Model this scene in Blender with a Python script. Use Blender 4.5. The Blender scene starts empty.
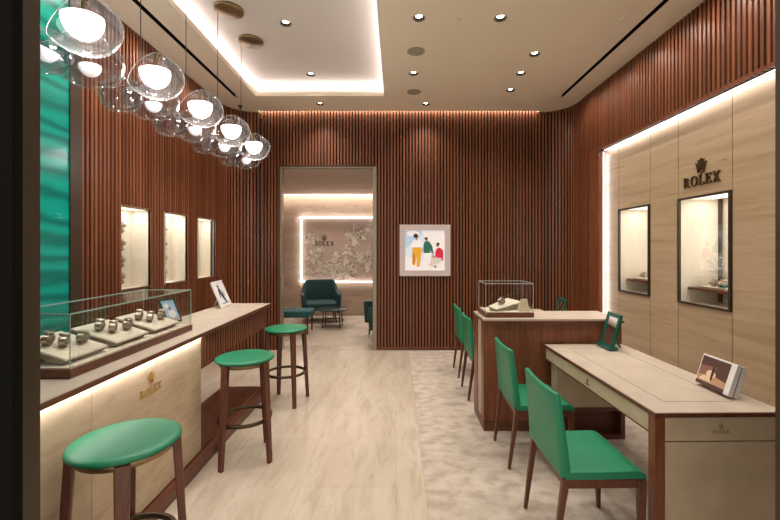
import bpy, bmesh, math, random
from mathutils import Vector, Matrix
random.seed(7)
R = math.radians
PI = math.pi
sc = bpy.context.scene
COL = sc.collection

# ------------------------------------------------------------------ camera
cam_d = bpy.data.cameras.new('camera')
cam_d.sensor_width = 36
cam_d.lens = 400 / 780 * 36
cam_d.shift_x = -6 / 780
cam_d.shift_y = -11.5 / 780
cam_d.clip_start = 0.02
cam = bpy.data.objects.new('camera', cam_d)
COL.objects.link(cam)
cam.location = (0, 0, 1.55)
cam.rotation_euler = (R(90), 0, 0)
sc.camera = cam

# ------------------------------------------------------------------ world, exposure
wd = bpy.data.worlds.new('world'); sc.world = wd
wd.use_nodes = True
wd.node_tree.nodes['Background'].inputs[0].default_value = (1.0, 0.90, 0.80, 1)
wd.node_tree.nodes['Background'].inputs[1].default_value = 1.0
sc.view_settings.view_transform = 'Standard'
sc.view_settings.look = 'None'
sc.view_settings.gamma = 1
sc.view_settings.use_curve_mapping = False
sc.view_settings.exposure = 0.08
sc.cycles.transparent_max_bounces = 40
sc.cycles.diffuse_bounces = 8
sc.cycles.max_bounces = 14

WARM = (1.0, 0.90, 0.80)
NEUT = (1.0, 0.93, 0.86)
COOL = (1.0, 0.94, 1.0)
SPOT_W = 46.0
SPOT_A = 120
PEND_W = 17.0
SLOT_W = 15.0
TRAY_W = 1.6          # W per metre of tray LED

def px(p, Y): return (p - 396) * Y / 400          # only used to size things from measurements

# ------------------------------------------------------------------ helpers
class MB:
    def __init__(s): s.v = []; s.f = []; s.mi = []; s.cur = 0; s.M = None; s.sm = []; s.smooth = False
    def add(s, vs, fs):
        b = len(s.v)
        for p in vs:
            p = Vector(p)
            if s.M is not None: p = s.M @ p
            s.v.append(p)
        for f in fs:
            s.f.append([b + i for i in f]); s.mi.append(s.cur); s.sm.append(s.smooth)
    def box(s, x0, x1, y0, y1, z0, z1):
        x0, x1 = min(x0, x1), max(x0, x1); y0, y1 = min(y0, y1), max(y0, y1); z0, z1 = min(z0, z1), max(z0, z1)
        s.add([(x0,y0,z0),(x1,y0,z0),(x1,y1,z0),(x0,y1,z0),(x0,y0,z1),(x1,y0,z1),(x1,y1,z1),(x0,y1,z1)],
              [(0,3,2,1),(4,5,6,7),(0,1,5,4),(1,2,6,5),(2,3,7,6),(3,0,4,7)])
    def hexa(s, bot, top):
        s.add(list(bot) + list(top), [(0,3,2,1),(4,5,6,7),(0,1,5,4),(1,2,6,5),(2,3,7,6),(3,0,4,7)])
    def lathe(s, prof, c=(0,0,0), n=40, sx=1, sy=1, close=False):
        # prof: (r, z) list, bottom to top
        cx, cy, cz = c; vs = []; fs = []; rings = []
        for r, z in prof:
            if r < 1e-6: rings.append([len(vs)]); vs.append((cx, cy, cz + z))
            else:
                rings.append(list(range(len(vs), len(vs) + n)))
                for i in range(n):
                    a = 2*PI*i/n; vs.append((cx + sx*r*math.cos(a), cy + sy*r*math.sin(a), cz + z))
        pairs = list(zip(rings, rings[1:]))
        if close: pairs.append((rings[-1], rings[0]))
        for A, B in pairs:
            if len(A) == 1 and len(B) == 1: continue
            for i in range(n):
                j = (i + 1) % n
                if len(A) == 1: fs.append((A[0], B[j], B[i])[::-1] if False else (A[0], B[j], B[i]))
                elif len(B) == 1: fs.append((A[i], A[j], B[0]))
                else: fs.append((A[i], A[j], B[j], B[i]))
        o = s.smooth; s.smooth = True; s.add(vs, fs); s.smooth = o
    def cyl(s, c, r, h, n=24, r2=None):
        r2 = r if r2 is None else r2
        vs = [(c[0] + r*math.cos(2*PI*i/n), c[1] + r*math.sin(2*PI*i/n), c[2]) for i in range(n)]
        vs += [(c[0] + r2*math.cos(2*PI*i/n), c[1] + r2*math.sin(2*PI*i/n), c[2] + h) for i in range(n)]
        fs = [tuple(range(n))[::-1], tuple(range(n, 2*n))] + [(i, (i+1) % n, n + (i+1) % n, n + i) for i in range(n)]
        s.add(vs, fs)
    def tube(s, pts, rad, n=8, closed=False, flat=1.0, cap=True):
        pts = [Vector(p) for p in pts]; m = len(pts)
        rads = rad if isinstance(rad, (list, tuple)) else [rad]*m
        vs = []; up = None
        for i, p in enumerate(pts):
            if closed: t = pts[(i+1) % m] - pts[i-1]
            else: t = pts[min(i+1, m-1)] - pts[max(i-1, 0)]
            t.normalize()
            if up is None: up = Vector((0,0,1)) if abs(t.z) < .9 else Vector((1,0,0))
            a = t.cross(up)
            if a.length < 1e-4: a = t.cross(Vector((0,1,0)))
            a.normalize(); b = a.cross(t); b.normalize()
            if not closed: up = b
            for k in range(n):
                q = 2*PI*k/n
                vs.append(p + a*rads[i]*math.cos(q) + b*rads[i]*flat*math.sin(q))
        fs = []
        for i in range(m if closed else m - 1):
            j = (i + 1) % m
            for k in range(n):
                l = (k + 1) % n
                fs.append((i*n+k, i*n+l, j*n+l, j*n+k))
        if not closed and cap:
            fs.append(tuple(range(n))[::-1]); fs.append(tuple((m-1)*n + k for k in range(n)))
        o = s.smooth; s.smooth = True; s.add(vs, fs); s.smooth = o
    def bar(s, a, b, wa, wb, ha=None, hb=None):
        """tapered square bar between two mostly vertical points"""
        ha = wa if ha is None else ha; hb = wb if hb is None else hb
        a = Vector(a); b = Vector(b)
        q = lambda p, w, h: [p + Vector((-w/2,-h/2,0)), p + Vector((w/2,-h/2,0)), p + Vector((w/2,h/2,0)), p + Vector((-w/2,h/2,0))]
        lo, hi = (a, b) if a.z < b.z else (b, a)
        wl, hl, wh, hh = (wa, ha, wb, hb) if a.z < b.z else (wb, hb, wa, ha)
        s.hexa(q(lo, wl, hl), q(hi, wh, hh))
    def poly(s, o, u, v, n, pts, t0, t1):
        """2-D polygon in the plane (o,u,v) extruded along n from t0 to t1"""
        o, u, v, n = map(Vector, (o, u, v, n)); k = len(pts)
        a = [o + u*x + v*y + n*t0 for x, y in pts]; b = [o + u*x + v*y + n*t1 for x, y in pts]
        s.add(a + b, [tuple(range(k))[::-1], tuple(range(k, 2*k))] + [(i, (i+1) % k, k + (i+1) % k, k + i) for i in range(k)])
    def ell(s, c, rx, ry, rz, n=16, m=10):
        s.lathe([(max(0, math.cos(-PI/2 + PI*i/m)) if 0 < i < m else 0, 0) for i in range(0)], c) if False else None
        vs = []; fs = []
        for i in range(m + 1):
            th = -PI/2 + PI*i/m
            if i in (0, m): vs.append((c[0], c[1], c[2] + rz*math.sin(th))); continue
            for k in range(n):
                a = 2*PI*k/n
                vs.append((c[0] + rx*math.cos(th)*math.cos(a), c[1] + ry*math.cos(th)*math.sin(a), c[2] + rz*math.sin(th)))
        ring = lambda i: [0] if i == 0 else ([len(vs)-1] if i == m else list(range(1 + (i-1)*n, 1 + i*n)))
        for i in range(m):
            A, B = ring(i), ring(i+1)
            for k in range(n):
                l = (k+1) % n
                if len(A) == 1: fs.append((A[0], B[l], B[k]))
                elif len(B) == 1: fs.append((A[k], A[l], B[0]))
                else: fs.append((A[k], A[l], B[l], B[k]))
        o = s.smooth; s.smooth = True; s.add(vs, fs); s.smooth = o
    def build(s, name, mats, parent=None, bevel=0, seg=2, sub=0):
        off = Vector((0,0,0)); p = parent
        while p is not None: off += p.location; p = p.parent
        me = bpy.data.meshes.new(name)
        me.from_pydata([v - off for v in s.v], [], s.f)
        if not isinstance(mats, (list, tuple)): mats = [mats]
        for m in mats: me.materials.append(m)
        for i, pl in enumerate(me.polygons):
            pl.material_index = s.mi[i]; pl.use_smooth = s.sm[i]
        bm = bmesh.new(); bm.from_mesh(me); bmesh.ops.recalc_face_normals(bm, faces=bm.faces); bm.to_mesh(me); bm.free()
        me.update()
        o = bpy.data.objects.new(name, me); COL.objects.link(o)
        if parent is not None: o.parent = parent
        if bevel:
            b = o.modifiers.new('bevel', 'BEVEL'); b.width = bevel; b.segments = seg; b.limit_method = 'ANGLE'; b.angle_limit = R(40)
            b.harden_normals = False
        if sub:
            b = o.modifiers.new('sub', 'SUBSURF'); b.levels = sub; b.render_levels = sub
        return o

def tag(o, label=None, cat=None, group=None, kind=None):
    if label: o['label'] = label
    if cat: o['category'] = cat
    if group: o['group'] = group
    if kind: o['kind'] = kind
    return o
def thing(name, label, cat, loc=(0,0,0), rotz=0, group=None):
    o = bpy.data.objects.new(name, None); COL.objects.link(o)
    o.empty_display_size = .1; o.location = loc; o.rotation_euler = (0,0,rotz)
    return tag(o, label, cat, group)
def struct(o): o['kind'] = 'structure'; return o
def copy_tree(o, parent=None):
    c = o.copy(); COL.objects.link(c)
    if parent is not None: c.parent = parent
    for ch in list(o.children): copy_tree(ch, c)
    return c
def dup(o, loc, rotz, label):
    c = copy_tree(o); c.location = loc; c.rotation_euler = (0,0,rotz); c['label'] = label; return c

# ------------------------------------------------------------------ materials
def mat(name, col=(.8,.8,.8), rough=.5, metal=0, emit=None, es=0, **kw):
    m = bpy.data.materials.new(name); m.use_nodes = True
    b = m.node_tree.nodes['Principled BSDF']
    b.inputs['Base Color'].default_value = (*col, 1); b.inputs['Roughness'].default_value = rough
    b.inputs['Metallic'].default_value = metal
    if emit: b.inputs['Emission Color'].default_value = (*emit, 1); b.inputs['Emission Strength'].default_value = es
    for k, v in kw.items(): b.inputs[k.replace('_', ' ')].default_value = v
    return m
def nodes(m): return m.node_tree.nodes, m.node_tree.links, m.node_tree.nodes['Principled BSDF']
def coords(m, scale=(1,1,1), rot=(0,0,0)):
    N, L, b = nodes(m)
    tc = N.new('ShaderNodeTexCoord'); mp = N.new('ShaderNodeMapping')
    mp.inputs['Scale'].default_value = scale; mp.inputs['Rotation'].default_value = rot
    L.new(tc.outputs['Object'], mp.inputs[0]); return mp.outputs[0]
def noise(m, vec, sc_=5, det=4, rough=.55, dist=0):
    N, L, b = nodes(m); n = N.new('ShaderNodeTexNoise')
    n.inputs['Scale'].default_value = sc_; n.inputs['Detail'].default_value = det; n.inputs['Roughness'].default_value = rough
    n.inputs['Distortion'].default_value = dist
    L.new(vec, n.inputs['Vector']); return n.outputs['Fac']
def ramp(m, fac, stops):
    N, L, b = nodes(m); r = N.new('ShaderNodeValToRGB'); e = r.color_ramp.elements
    while len(e) < len(stops): e.new(.5)
    for i, (p, c) in enumerate(stops): e[i].position = p; e[i].color = (*c, 1)
    L.new(fac, r.inputs[0]); return r.outputs[0]
def mix(m, a, b_, fac, mode='MIX'):
    N, L, b = nodes(m); x = N.new('ShaderNodeMix'); x.data_type = 'RGBA'; x.blend_type = mode
    for s_, v in ((x.inputs[0], fac), (x.inputs[6], a), (x.inputs[7], b_)):
        if isinstance(v, (int, float)): s_.default_value = v
        elif isinstance(v, tuple): s_.default_value = (*v, 1)
        else: L.new(v, s_)
    return x.outputs[2]
def setcol(m, c): N, L, b = nodes(m); L.new(c, b.inputs['Base Color'])
def bump(m, h, st=.2, d=.005):
    N, L, b = nodes(m); n = N.new('ShaderNodeBump'); n.inputs['Strength'].default_value = st; n.inputs['Distance'].default_value = d
    L.new(h, n.inputs['Height']); L.new(n.outputs[0], b.inputs['Normal'])

def wood(name, dark, mid, light, rough=.38, scale=(14,14,1.1), rot=(0,0,0)):
    m = mat(name, mid, rough)
    v = coords(m, scale, rot)
    f = noise(m, v, 2.2, 5, .6, .6)
    c = ramp(m, f, [(.28, dark), (.5, mid), (.74, light)])
    v2 = coords(m, tuple(s*4 for s in scale), rot); g = noise(m, v2, 3, 3)
    c = mix(m, c, ramp(m, g, [(.3, (.72,.72,.72)), (.7, (1,1,1))]), .7, 'MULTIPLY')
    setcol(m, c); return m
def slat_wood(name):
    # each slat a little different in tone (constant along z)
    m = wood(name, (.165,.052,.020), (.205,.067,.028), (.255,.090,.041), .40, (14,14,.3))
    N, L, b = nodes(m)
    src = b.inputs['Base Color'].links[0].from_socket
    v = coords(m, (19,19,.02)); f = noise(m, v, 1.0, 0)
    setcol(m, mix(m, src, ramp(m, f, [(.3, (.74,.72,.70)), (.5, (.98,.98,.98)), (.7, (1.25,1.22,1.15))]), 1.0, 'MULTIPLY'))
    return m
M = {}
M['slat'] = slat_wood('walnut slats')
M['slat_back'] = mat('dark slat backing', (.018,.008,.005), .8)
M['walnut'] = wood('walnut', (.13,.041,.018), (.21,.068,.030), (.285,.098,.047), .35)
M['walnut_x'] = wood('walnut along x', (.085,.027,.014), (.135,.045,.024), (.19,.068,.037), .35, (1.1,14,14))
M['walnut_y'] = wood('walnut along y', (.085,.027,.014), (.14,.047,.025), (.2,.072,.04), .35, (14,1.1,14))
M['leg'] = wood('stool walnut', (.085,.026,.014), (.125,.040,.021), (.17,.058,.030), .33, (20,20,2))
def travertine(name, base, dark, light, scale, pit=True, rough=.35, rot=(0,0,0), contrast=1.0):
    m = mat(name, base, rough)
    v = coords(m, scale, rot)
    f = noise(m, v, 1.3, 6, .62, .5)
    c = ramp(m, f, [(.30, dark), (.47, base), (.62, light), (.8, base)])
    v2 = coords(m, tuple(s*3.5 for s in scale), rot)
    g = noise(m, v2, 1.1, 5, .7, .8)
    c = mix(m, c, ramp(m, g, [(.33, tuple(x*.78 for x in base)), (.5, (1,1,1))]), .30*contrast, 'MULTIPLY')
    if pit:
        v3 = coords(m, tuple(min(s*4, 14) for s in scale), rot)
        h = noise(m, v3, 2.2, 3, .5, .3)
        c = mix(m, c, tuple(x*.45 for x in dark), ramp(m, h, [(.235, (.85,.85,.85)), (.27, (0,0,0))]))
    setcol(m, c); return m
M['trav_wall'] = travertine('travertine wall', (.47,.345,.215), (.39,.28,.165), (.52,.39,.255), (1.6,.40,8.0), rot=(R(3),0,0), contrast=.8)
M['trav_counter'] = travertine('travertine counter', (.50,.385,.25), (.37,.26,.155), (.58,.46,.31), (1.6,.9,3.6), rot=(R(-12),0,0))
M['trav_lounge'] = travertine('travertine lounge', (.50,.37,.28), (.43,.31,.23), (.55,.42,.33), (.9,1.6,3.6))
def floor_mat():
    m = travertine('cream marble floor', (.535,.46,.365), (.475,.385,.295), (.575,.505,.415), (3.2,.6,1), rough=.22, contrast=.8)
    N, L, b = nodes(m)
    src = b.inputs['Base Color'].links[0].from_socket
    v = coords(m, (1,1,1), (0,0,R(90)))
    br = N.new('ShaderNodeTexBrick'); L.new(v, br.inputs['Vector'])
    br.inputs['Scale'].default_value = 1; br.inputs['Brick Width'].default_value = 1.3; br.inputs['Row Height'].default_value = .62
    br.inputs['Mortar Size'].default_value = .0022; br.inputs['Mortar Smooth'].default_value = .3
    br.inputs['Color1'].default_value = (1,1,1,1); br.inputs['Color2'].default_value = (.96,.95,.94,1); br.inputs['Mortar'].default_value = (.80,.76,.70,1)
    setcol(m, mix(m, src, br.outputs['Color'], 1.0, 'MULTIPLY')); return m
M['floor'] = floor_mat()
def carpet_mat():
    m = mat('carpet', (.4,.33,.26), .95)
    v = coords(m, (1.3,1.7,1)); f = noise(m, v, 6, 4, .55, .25)
    c = ramp(m, f, [(.36, (.38,.315,.25)), (.5, (.47,.40,.33)), (.64, (.53,.465,.395))])
    g = noise(m, coords(m), 160, 2)
    c = mix(m, c, ramp(m, g, [(.3, (.82,.82,.82)), (.7, (1.05,1.05,1.05))]), .6, 'MULTIPLY')
    setcol(m, c); bump(m, g, .35, .004); return m
M['carpet'] = carpet_mat()
M['ceiling'] = mat('ceiling paint', (.76,.66,.50), .9)
setcol(M['ceiling'], ramp(M['ceiling'], noise(M['ceiling'], coords(M['ceiling']), 3, 2), [(.3, (.83,.735,.585)), (.7, (.85,.755,.60))]))
M['tray'] = mat('tray ceiling paint', (.72,.66,.60), .9)
M['black'] = mat('black', (.004,.004,.004), .9, Specular_IOR_Level=.1)
M['slot'] = mat('slot dark', (.004,.003,.003), .9, Specular_IOR_Level=.1)
M['bronze'] = mat('dark bronze', (.085,.058,.035), .38, .85)
M['bronze_flat'] = mat('brown anodised frame', (.040,.025,.012), .45, .0)
M['brass'] = mat('aged brass', (.30,.205,.10), .38, .9)
M['gold'] = mat('gold lettering', (.70,.48,.16), .35, .9)
M['gold_soft'] = mat('gold foil', (.55,.37,.12), .4, .5)
M['letter'] = mat('dark bronze lettering', (.10,.055,.025), .4, .5)
def green_stone():
    m = mat('green onyx', (.0,.2,.15), .22)
    v = coords(m, (1,.55,2.6), (R(14),0,0))
    N, L, b = nodes(m)
    w = N.new('ShaderNodeTexWave'); w.wave_type = 'BANDS'; w.bands_direction = 'Z'
    w.inputs['Scale'].default_value = .9; w.inputs['Distortion'].default_value = 9; w.inputs['Detail'].default_value = 4; w.inputs['Detail Scale'].default_value = 1.2
    L.new(v, w.inputs['Vector'])
    c = ramp(m, w.outputs['Fac'], [(0, (.0,.105,.08)), (.35, (.0,.15,.115)), (.7, (.0,.19,.145)), (1, (.0,.22,.165))])
    f = noise(m, coords(m, (1,1.2,9), (R(10),0,0)), 1.5, 5, .6, 1.5)
    c = mix(m, c, (.10,.42,.33), ramp(m, f, [(.68, (0,0,0)), (.73, (.7,.7,.7))]))
    setcol(m, c); L.new(c, b.inputs['Emission Color']); b.inputs['Emission Strength'].default_value = .42
    return m
M['green_stone'] = green_stone()
def leather(name, col, rough=.38, bs=.08):
    m = mat(name, col, rough)
    f = noise(m, coords(m), 6, 3)
    setcol(m, ramp(m, f, [(.3, tuple(x*.9 for x in col)), (.7, tuple(x*1.08 for x in col))]))
    bump(m, noise(m, coords(m), 260, 2), bs, .001); return m
M['green'] = leather('green leather', (.010,.212,.100), .42)
M['green_dark'] = leather('green leather edge', (.004,.10,.04), .45)
M['cream'] = leather('cream leather', (.455,.385,.305), .5, .05)
M['beige'] = leather('beige leather panel', (.56,.455,.31), .5, .05)
M['line'] = mat('stitch line', (.16,.12,.08), .8)
M['pad'] = leather('ivory suede pad', (.66,.58,.46), .75, .05)
M['pad_side'] = leather('taupe suede', (.27,.225,.165), .8, .05)
M['teal'] = leather('dark teal velvet', (.012,.060,.062), .7, .1)
M['teal_l'] = leather('teal velvet', (.02,.115,.12), .7, .1)
M['ivory'] = mat('ivory lining', (.80,.72,.60), .6)
M['white'] = mat('white board', (.75,.73,.72), .5)
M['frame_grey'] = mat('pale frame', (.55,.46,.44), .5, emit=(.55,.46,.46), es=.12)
M['steel'] = mat('brushed steel', (.55,.48,.40), .35, .9)
M['dial'] = mat('watch dial', (.75,.72,.66), .25)
M['dial_dark'] = mat('dark watch dial', (.03,.04,.045), .25)
M['mirror'] = mat('mirror', (.75,.72,.68), .04, 1.0)
M['frame_green'] = mat('green lacquer', (.0,.085,.055), .22)
M['led'] = mat('led strip', (1,1,1), .5, emit=COOL, es=2.5)
M['led_warm'] = mat('warm led', (1,1,1), .5, emit=(1,.90,.80), es=1.5)
M['panel_warm'] = mat('diffuser panel', (1,1,1), .5, emit=(1,.93,.84), es=.8)
M['lens'] = mat('downlight lens', (1,1,1), .5, emit=(1,.90,.76), es=14)
M['opal'] = mat('opal glass lit', (.9,.9,.9), .3, emit=(1,.93,.86), es=4.0)
M['opal_s'] = mat('opal glass dim', (.8,.8,.8), .3, emit=(1,.95,.92), es=.55)
def glass_mat(name, tint, rough=0.0, refl=.5, ior=1.45, edge=.6):
    m = bpy.data.materials.new(name); m.use_nodes = True
    N, L = m.node_tree.nodes, m.node_tree.links; N.clear()
    out = N.new('ShaderNodeOutputMaterial'); mx = N.new('ShaderNodeMixShader')
    tr = N.new('ShaderNodeBsdfTransparent'); gl = N.new('ShaderNodeBsdfGlossy'); lw = N.new('ShaderNodeLayerWeight')
    lw.inputs['Blend'].default_value = refl
    tr.inputs[0].default_value = (*tint, 1); gl.inputs[0].default_value = (.95,.97,.97,1); gl.inputs['Roughness'].default_value = rough
    mr = N.new('ShaderNodeMapRange'); mr.inputs['To Min'].default_value = .02; mr.inputs['To Max'].default_value = edge; lw.inputs['Blend'].default_value = refl
    L.new(lw.outputs['Facing'], mr.inputs['Value'])
    L.new(mr.outputs[0], mx.inputs[0]); L.new(tr.outputs[0], mx.inputs[1]); L.new(gl.outputs[0], mx.inputs[2]); L.new(mx.outputs[0], out.inputs[0])
    return m
M['glass'] = glass_mat('case glass', (.97,.985,.98), 0, .2, edge=.35)
M['glass_edge'] = mat('green glass edge', (.32,.50,.44), .15, emit=None)
def shade_glass():
    # clear blown glass: thin-walled, more reflective and a bit milky towards the rim
    m = bpy.data.materials.new('clear blown glass'); m.use_nodes = True
    N, L = m.node_tree.nodes, m.node_tree.links; N.clear()
    out = N.new('ShaderNodeOutputMaterial'); m1 = N.new('ShaderNodeMixShader'); m2 = N.new('ShaderNodeMixShader')
    tr = N.new('ShaderNodeBsdfTransparent'); tr.inputs[0].default_value = (.76,.75,.78,1)
    gl = N.new('ShaderNodeBsdfGlossy'); gl.inputs[0].default_value = (1,1,1,1); gl.inputs['Roughness'].default_value = .04
    df = N.new('ShaderNodeBsdfTranslucent'); df.inputs[0].default_value = (.9,.9,.9,1)
    lw = N.new('ShaderNodeLayerWeight'); lw.inputs['Blend'].default_value = .25
    cr = N.new('ShaderNodeValToRGB'); e = cr.color_ramp.elements; e[0].position = .35; e[0].color = (.012,.012,.012,1); e[1].position = .97; e[1].color = (.11,.11,.11,1)
    L.new(lw.outputs['Facing'], cr.inputs[0])
    mr = N.new('ShaderNodeMapRange'); mr.inputs['To Min'].default_value = .03; mr.inputs['To Max'].default_value = .34
    L.new(lw.outputs['Facing'], mr.inputs['Value']); L.new(mr.outputs[0], m1.inputs[0]); L.new(tr.outputs[0], m1.inputs[1]); L.new(gl.outputs[0], m1.inputs[2])
    L.new(cr.outputs[0], m2.inputs[0]); L.new(m1.outputs[0], m2.inputs[1]); L.new(df.outputs[0], m2.inputs[2]); L.new(m2.outputs[0], out.inputs[0])
    return m
M['shade'] = shade_glass()
def flat(name, c, e=0):
    return mat('print ' + name, c, .5, emit=c if e else None, es=e)

# ------------------------------------------------------------------ lamps
def area(name, loc, size, energy, direction, color=NEUT, spread=180):
    l = bpy.data.lights.new(name, 'AREA'); l.shape = 'RECTANGLE'; l.size, l.size_y = size; l.energy = energy; l.color = color
    l.spread = R(spread)
    o = bpy.data.objects.new(name, l); COL.objects.link(o); o.location = loc
    z = -Vector(direction).normalized()
    o.rotation_euler = z.to_track_quat('Z', 'Y').to_euler(); return o
def area_x(name, loc, sx, sy, energy, n, xdir, color=NEUT):
    """area light whose long side follows xdir, facing n"""
    l = bpy.data.lights.new(name, 'AREA'); l.shape = 'RECTANGLE'; l.size, l.size_y = sx, sy; l.energy = energy; l.color = color
    o = bpy.data.objects.new(name, l); COL.objects.link(o)
    z = -Vector(n).normalized(); x = Vector(xdir).normalized(); y = z.cross(x).normalized(); x = y.cross(z)
    m = Matrix((x, y, z)).transposed().to_4x4(); m.translation = loc
    o.matrix_world = m; return o
def spot(name, loc, energy, angle=80, blend=.7, color=WARM, aim=None, rad=.03):
    l = bpy.data.lights.new(name, 'SPOT'); l.energy = energy; l.color = color; l.spot_size = R(angle); l.spot_blend = blend; l.shadow_soft_size = rad
    o = bpy.data.objects.new(name, l); COL.objects.link(o); o.location = loc
    if aim is not None: o.rotation_euler = (-(Vector(aim) - Vector(loc)).normalized()).to_track_quat('Z', 'Y').to_euler()
    return o

# ------------------------------------------------------------------ room constants
XL, XR, YB, YF, H = -2.50, 2.585, 6.10, 1.17, 3.63
XS = 2.66                 # stone plane on the right
ZS = 2.80                 # top of the stone
YS = 5.10                 # far end of the stone
CORN = .42

# ---- floor
mb = MB(); mb.box(XL - .3, .19, .2, YB + .3, -.1, 0); mb.box(.19, XR + .6, .2, YB + .3, -.1, 0)
struct(mb.build('floor', M['floor']))
mb = MB(); mb.box(.19, XS - .002, YF + .09, YB - .05, .0003, .006)
tag(mb.build('carpet', M['carpet']), 'mottled beige and grey cloud pattern carpet under the desks', 'carpet')
mb = MB(); mb.box(-3.3, 1.6, YB + .3, 9.7, -.1, 0)
M['floor_lounge'] = travertine('lounge floor', (.50,.42,.33), (.40,.32,.24), (.58,.50,.41), (1.4,1.4,1), pit=False, rough=.5)
struct(mb.build('floor', M['floor_lounge'])).name = 'floor_lounge'

# ---- slatted walls
def slat_wall(path, holes, z0, z1, pitch=.048, w=.027, d=.032, start=0.0):
    """path: list of (x, y); inward is to the left of travel. holes: list of (s0, s1, za, zb)."""
    fr, bk = MB(), MB()
    P = [Vector((x, y)) for x, y in path]; segs = []; tot = 0
    for a, b in zip(P, P[1:]):
        l = (b - a).length; segs.append((tot, l, a, (b - a)/l)); tot += l
    def at(s):
        for t, l, a, dr in segs:
            if s <= t + l + 1e-6: break
        return a + dr*(s - t), dr
    n = int(round((tot - start)/pitch))
    for i in range(n):
        s = start + (i + .5)*pitch
        if s > tot: break
        p, dr = at(s); nr = Vector((-dr.y, dr.x))
        iv = [(z0, z1)]
        for s0, s1, za, zb in holes:
            if s0 - .0135 < s < s1 + .0135:
                ni = []
                for a, b in iv:
                    if zb <= a or za >= b: ni.append((a, b)); continue
                    if za > a: ni.append((a, za))
                    if zb < b: ni.append((zb, b))
                iv = ni
        for a, b in iv:
            def quad(hw, o0, o1):
                q = [p - dr*hw - nr*o1, p + dr*hw - nr*o1, p + dr*hw - nr*o0, p - dr*hw - nr*o0]
                return q
            q = quad(w/2, 0, d)
            fr.hexa([(v.x, v.y, a) for v in q], [(v.x, v.y, b) for v in q])
            q = quad(pitch/2 + .002, d, d + .03)
            bk.hexa([(v.x, v.y, a) for v in q], [(v.x, v.y, b) for v in q])
    return fr, bk
def wall(name, path, holes, z0, z1, start=0.0):
    fr, bk = slat_wall(path, holes, z0, z1, start=start)
    o = struct(bk.build(name, M['slat_back'])); fr.build('slat_panel', M['slat'], o); return o

NICHES = [(3.645, 4.07), (4.345, 4.79), (5.075, 5.53)]
NZ0, NZ1 = 1.168, 1.938
arc = lambda cx, cy, r, a0, a1, n=14: [(cx + r*math.cos(R(a0 + (a1-a0)*i/n)), cy + r*math.sin(R(a0 + (a1-a0)*i/n))) for i in range(n + 1)]
# left wall travels from the far corner to the front (inward on the left = +x when going -y)
lp = arc(XL + CORN, YB - CORN, CORN, 90, 180) + [(XL, 3.16)]
LA = PI/2*CORN
wl = wall('wall_left', lp, [(LA + (YB - CORN) - b, LA + (YB - CORN) - a, NZ0, NZ1) for a, b in NICHES], 0, H)
mb = MB(); mb.box(XL - .12, XL - .066, YF, YB, 0, H)
# right wall: full slats in the curved corner, upper band over the stone
rp = [(XR, 5.33)] + arc(XR - CORN, YB - CORN, CORN, 0, 90)
wr = wall('wall_right', rp, [], 0, H)
fr, bk = slat_wall([(XR, YF), (XR, 5.33)], [], ZS, H)
bk.build('upper_backing', M['slat_back'], wr); fr.build('upper_slat_panel', M['slat'], wr)
# back wall, travels from right to left
DX0, DX1, DZ = -1.768, -.294, 2.775
BX0, BX1 = XR - CORN, XL + CORN
wb = wall('wall_back', [(BX0, YB), (BX1, YB)], [(BX0 - DX1, BX0 - DX0, 0, DZ)], 0, H + .05)
mb = MB(); mb.box(DX1, BX0, YB - .012, YB + .02, 0, .045)
struct(mb.build('baseboard_back', M['walnut_x']))
# plain walnut board beside the light slot, and the reveal over the stone
mb = MB()
mb.box(XR - .004, XR + .09, YS + .0, 5.34, 0, ZS + .0)
mb.box(XR - .004, XR + .10, YF, 5.34, ZS, ZS + .03)
struct(mb.build('trim_1', M['walnut']))
# ---- stone cladding on the right, panels with real joints, openings for the two showcases
WINS = [(4.19, 4.77), (3.17, 3.765)]
WZ0, WZ1 = 1.045, 2.015
ys = [YF, 1.95, 2.56, 3.165, 3.77, 4.185, 4.775, YS]
mb = MB(); g = .0040
for a, b in zip(ys, ys[1:]):
    win = any(abs(a - w0) < .02 for w0, w1 in WINS)
    if win:
        mb.box(XS, XS + .04, a + g, b - g, 0, WZ0); mb.box(XS, XS + .04, a + g, b - g, WZ1, ZS + .0)
    else: mb.box(XS, XS + .04, a + g, b - g, 0, ZS)
st = mb.build('stone_cladding', M['trav_wall'], wr, bevel=.0015)
mb = MB()
for a, b in zip(ys, ys[1:]):
    if any(abs(a - w0) < .02 for w0, w1 in WINS):
        mb.box(XS + .041, XS + .06, a - .05, b + .05, 0, WZ0 - .03); mb.box(XS + .041, XS + .06, a - .05, b + .05, WZ1 + .03, ZS)
    else: mb.box(XS + .041, XS + .06, a, b, 0, ZS)
mb.build('cladding_backing', M['slot'], wr)
# LED line above and at the far edge of the stone
mb = MB(); mb.box(XS - .022, XS - .012, YF + .1, YS - .03, ZS - .007, ZS - .001); mb.box(XS - .022, XS - .012, YS - .012, YS - .003, .02, ZS - .02)
led = mb.build('led_strip', M['led'])
tag(led, 'white light line framing the top and far edge of the travertine wall', 'light strip')
area_x('stone_led', (XS - .035, (YF+YS)/2, ZS - .012), YS - YF - .2, .012, 6.0, (.35,0,-1), (0,1,0), COOL)
area_x('stone_led', (XS - .035, YS - .014, ZS/2), ZS - .1, .012, 2.4, (.35,-1,0), (0,0,1), COOL)
# ---- left side: green stone panel, bronze post
mb = MB(); mb.box(XL - .05, XL + .01, YF + .1, 3.045, 0, H)
tag(mb.build('green_stone_panel', M['green_stone']), 'backlit emerald green veined stone panel left of the slatted wall', 'wall panel')
mb = MB(); mb.box(XL - .05, XL + .022, 3.045, 3.16, 0, H)
struct(mb.build('trim_2', M['bronze_flat'], bevel=.003))
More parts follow.
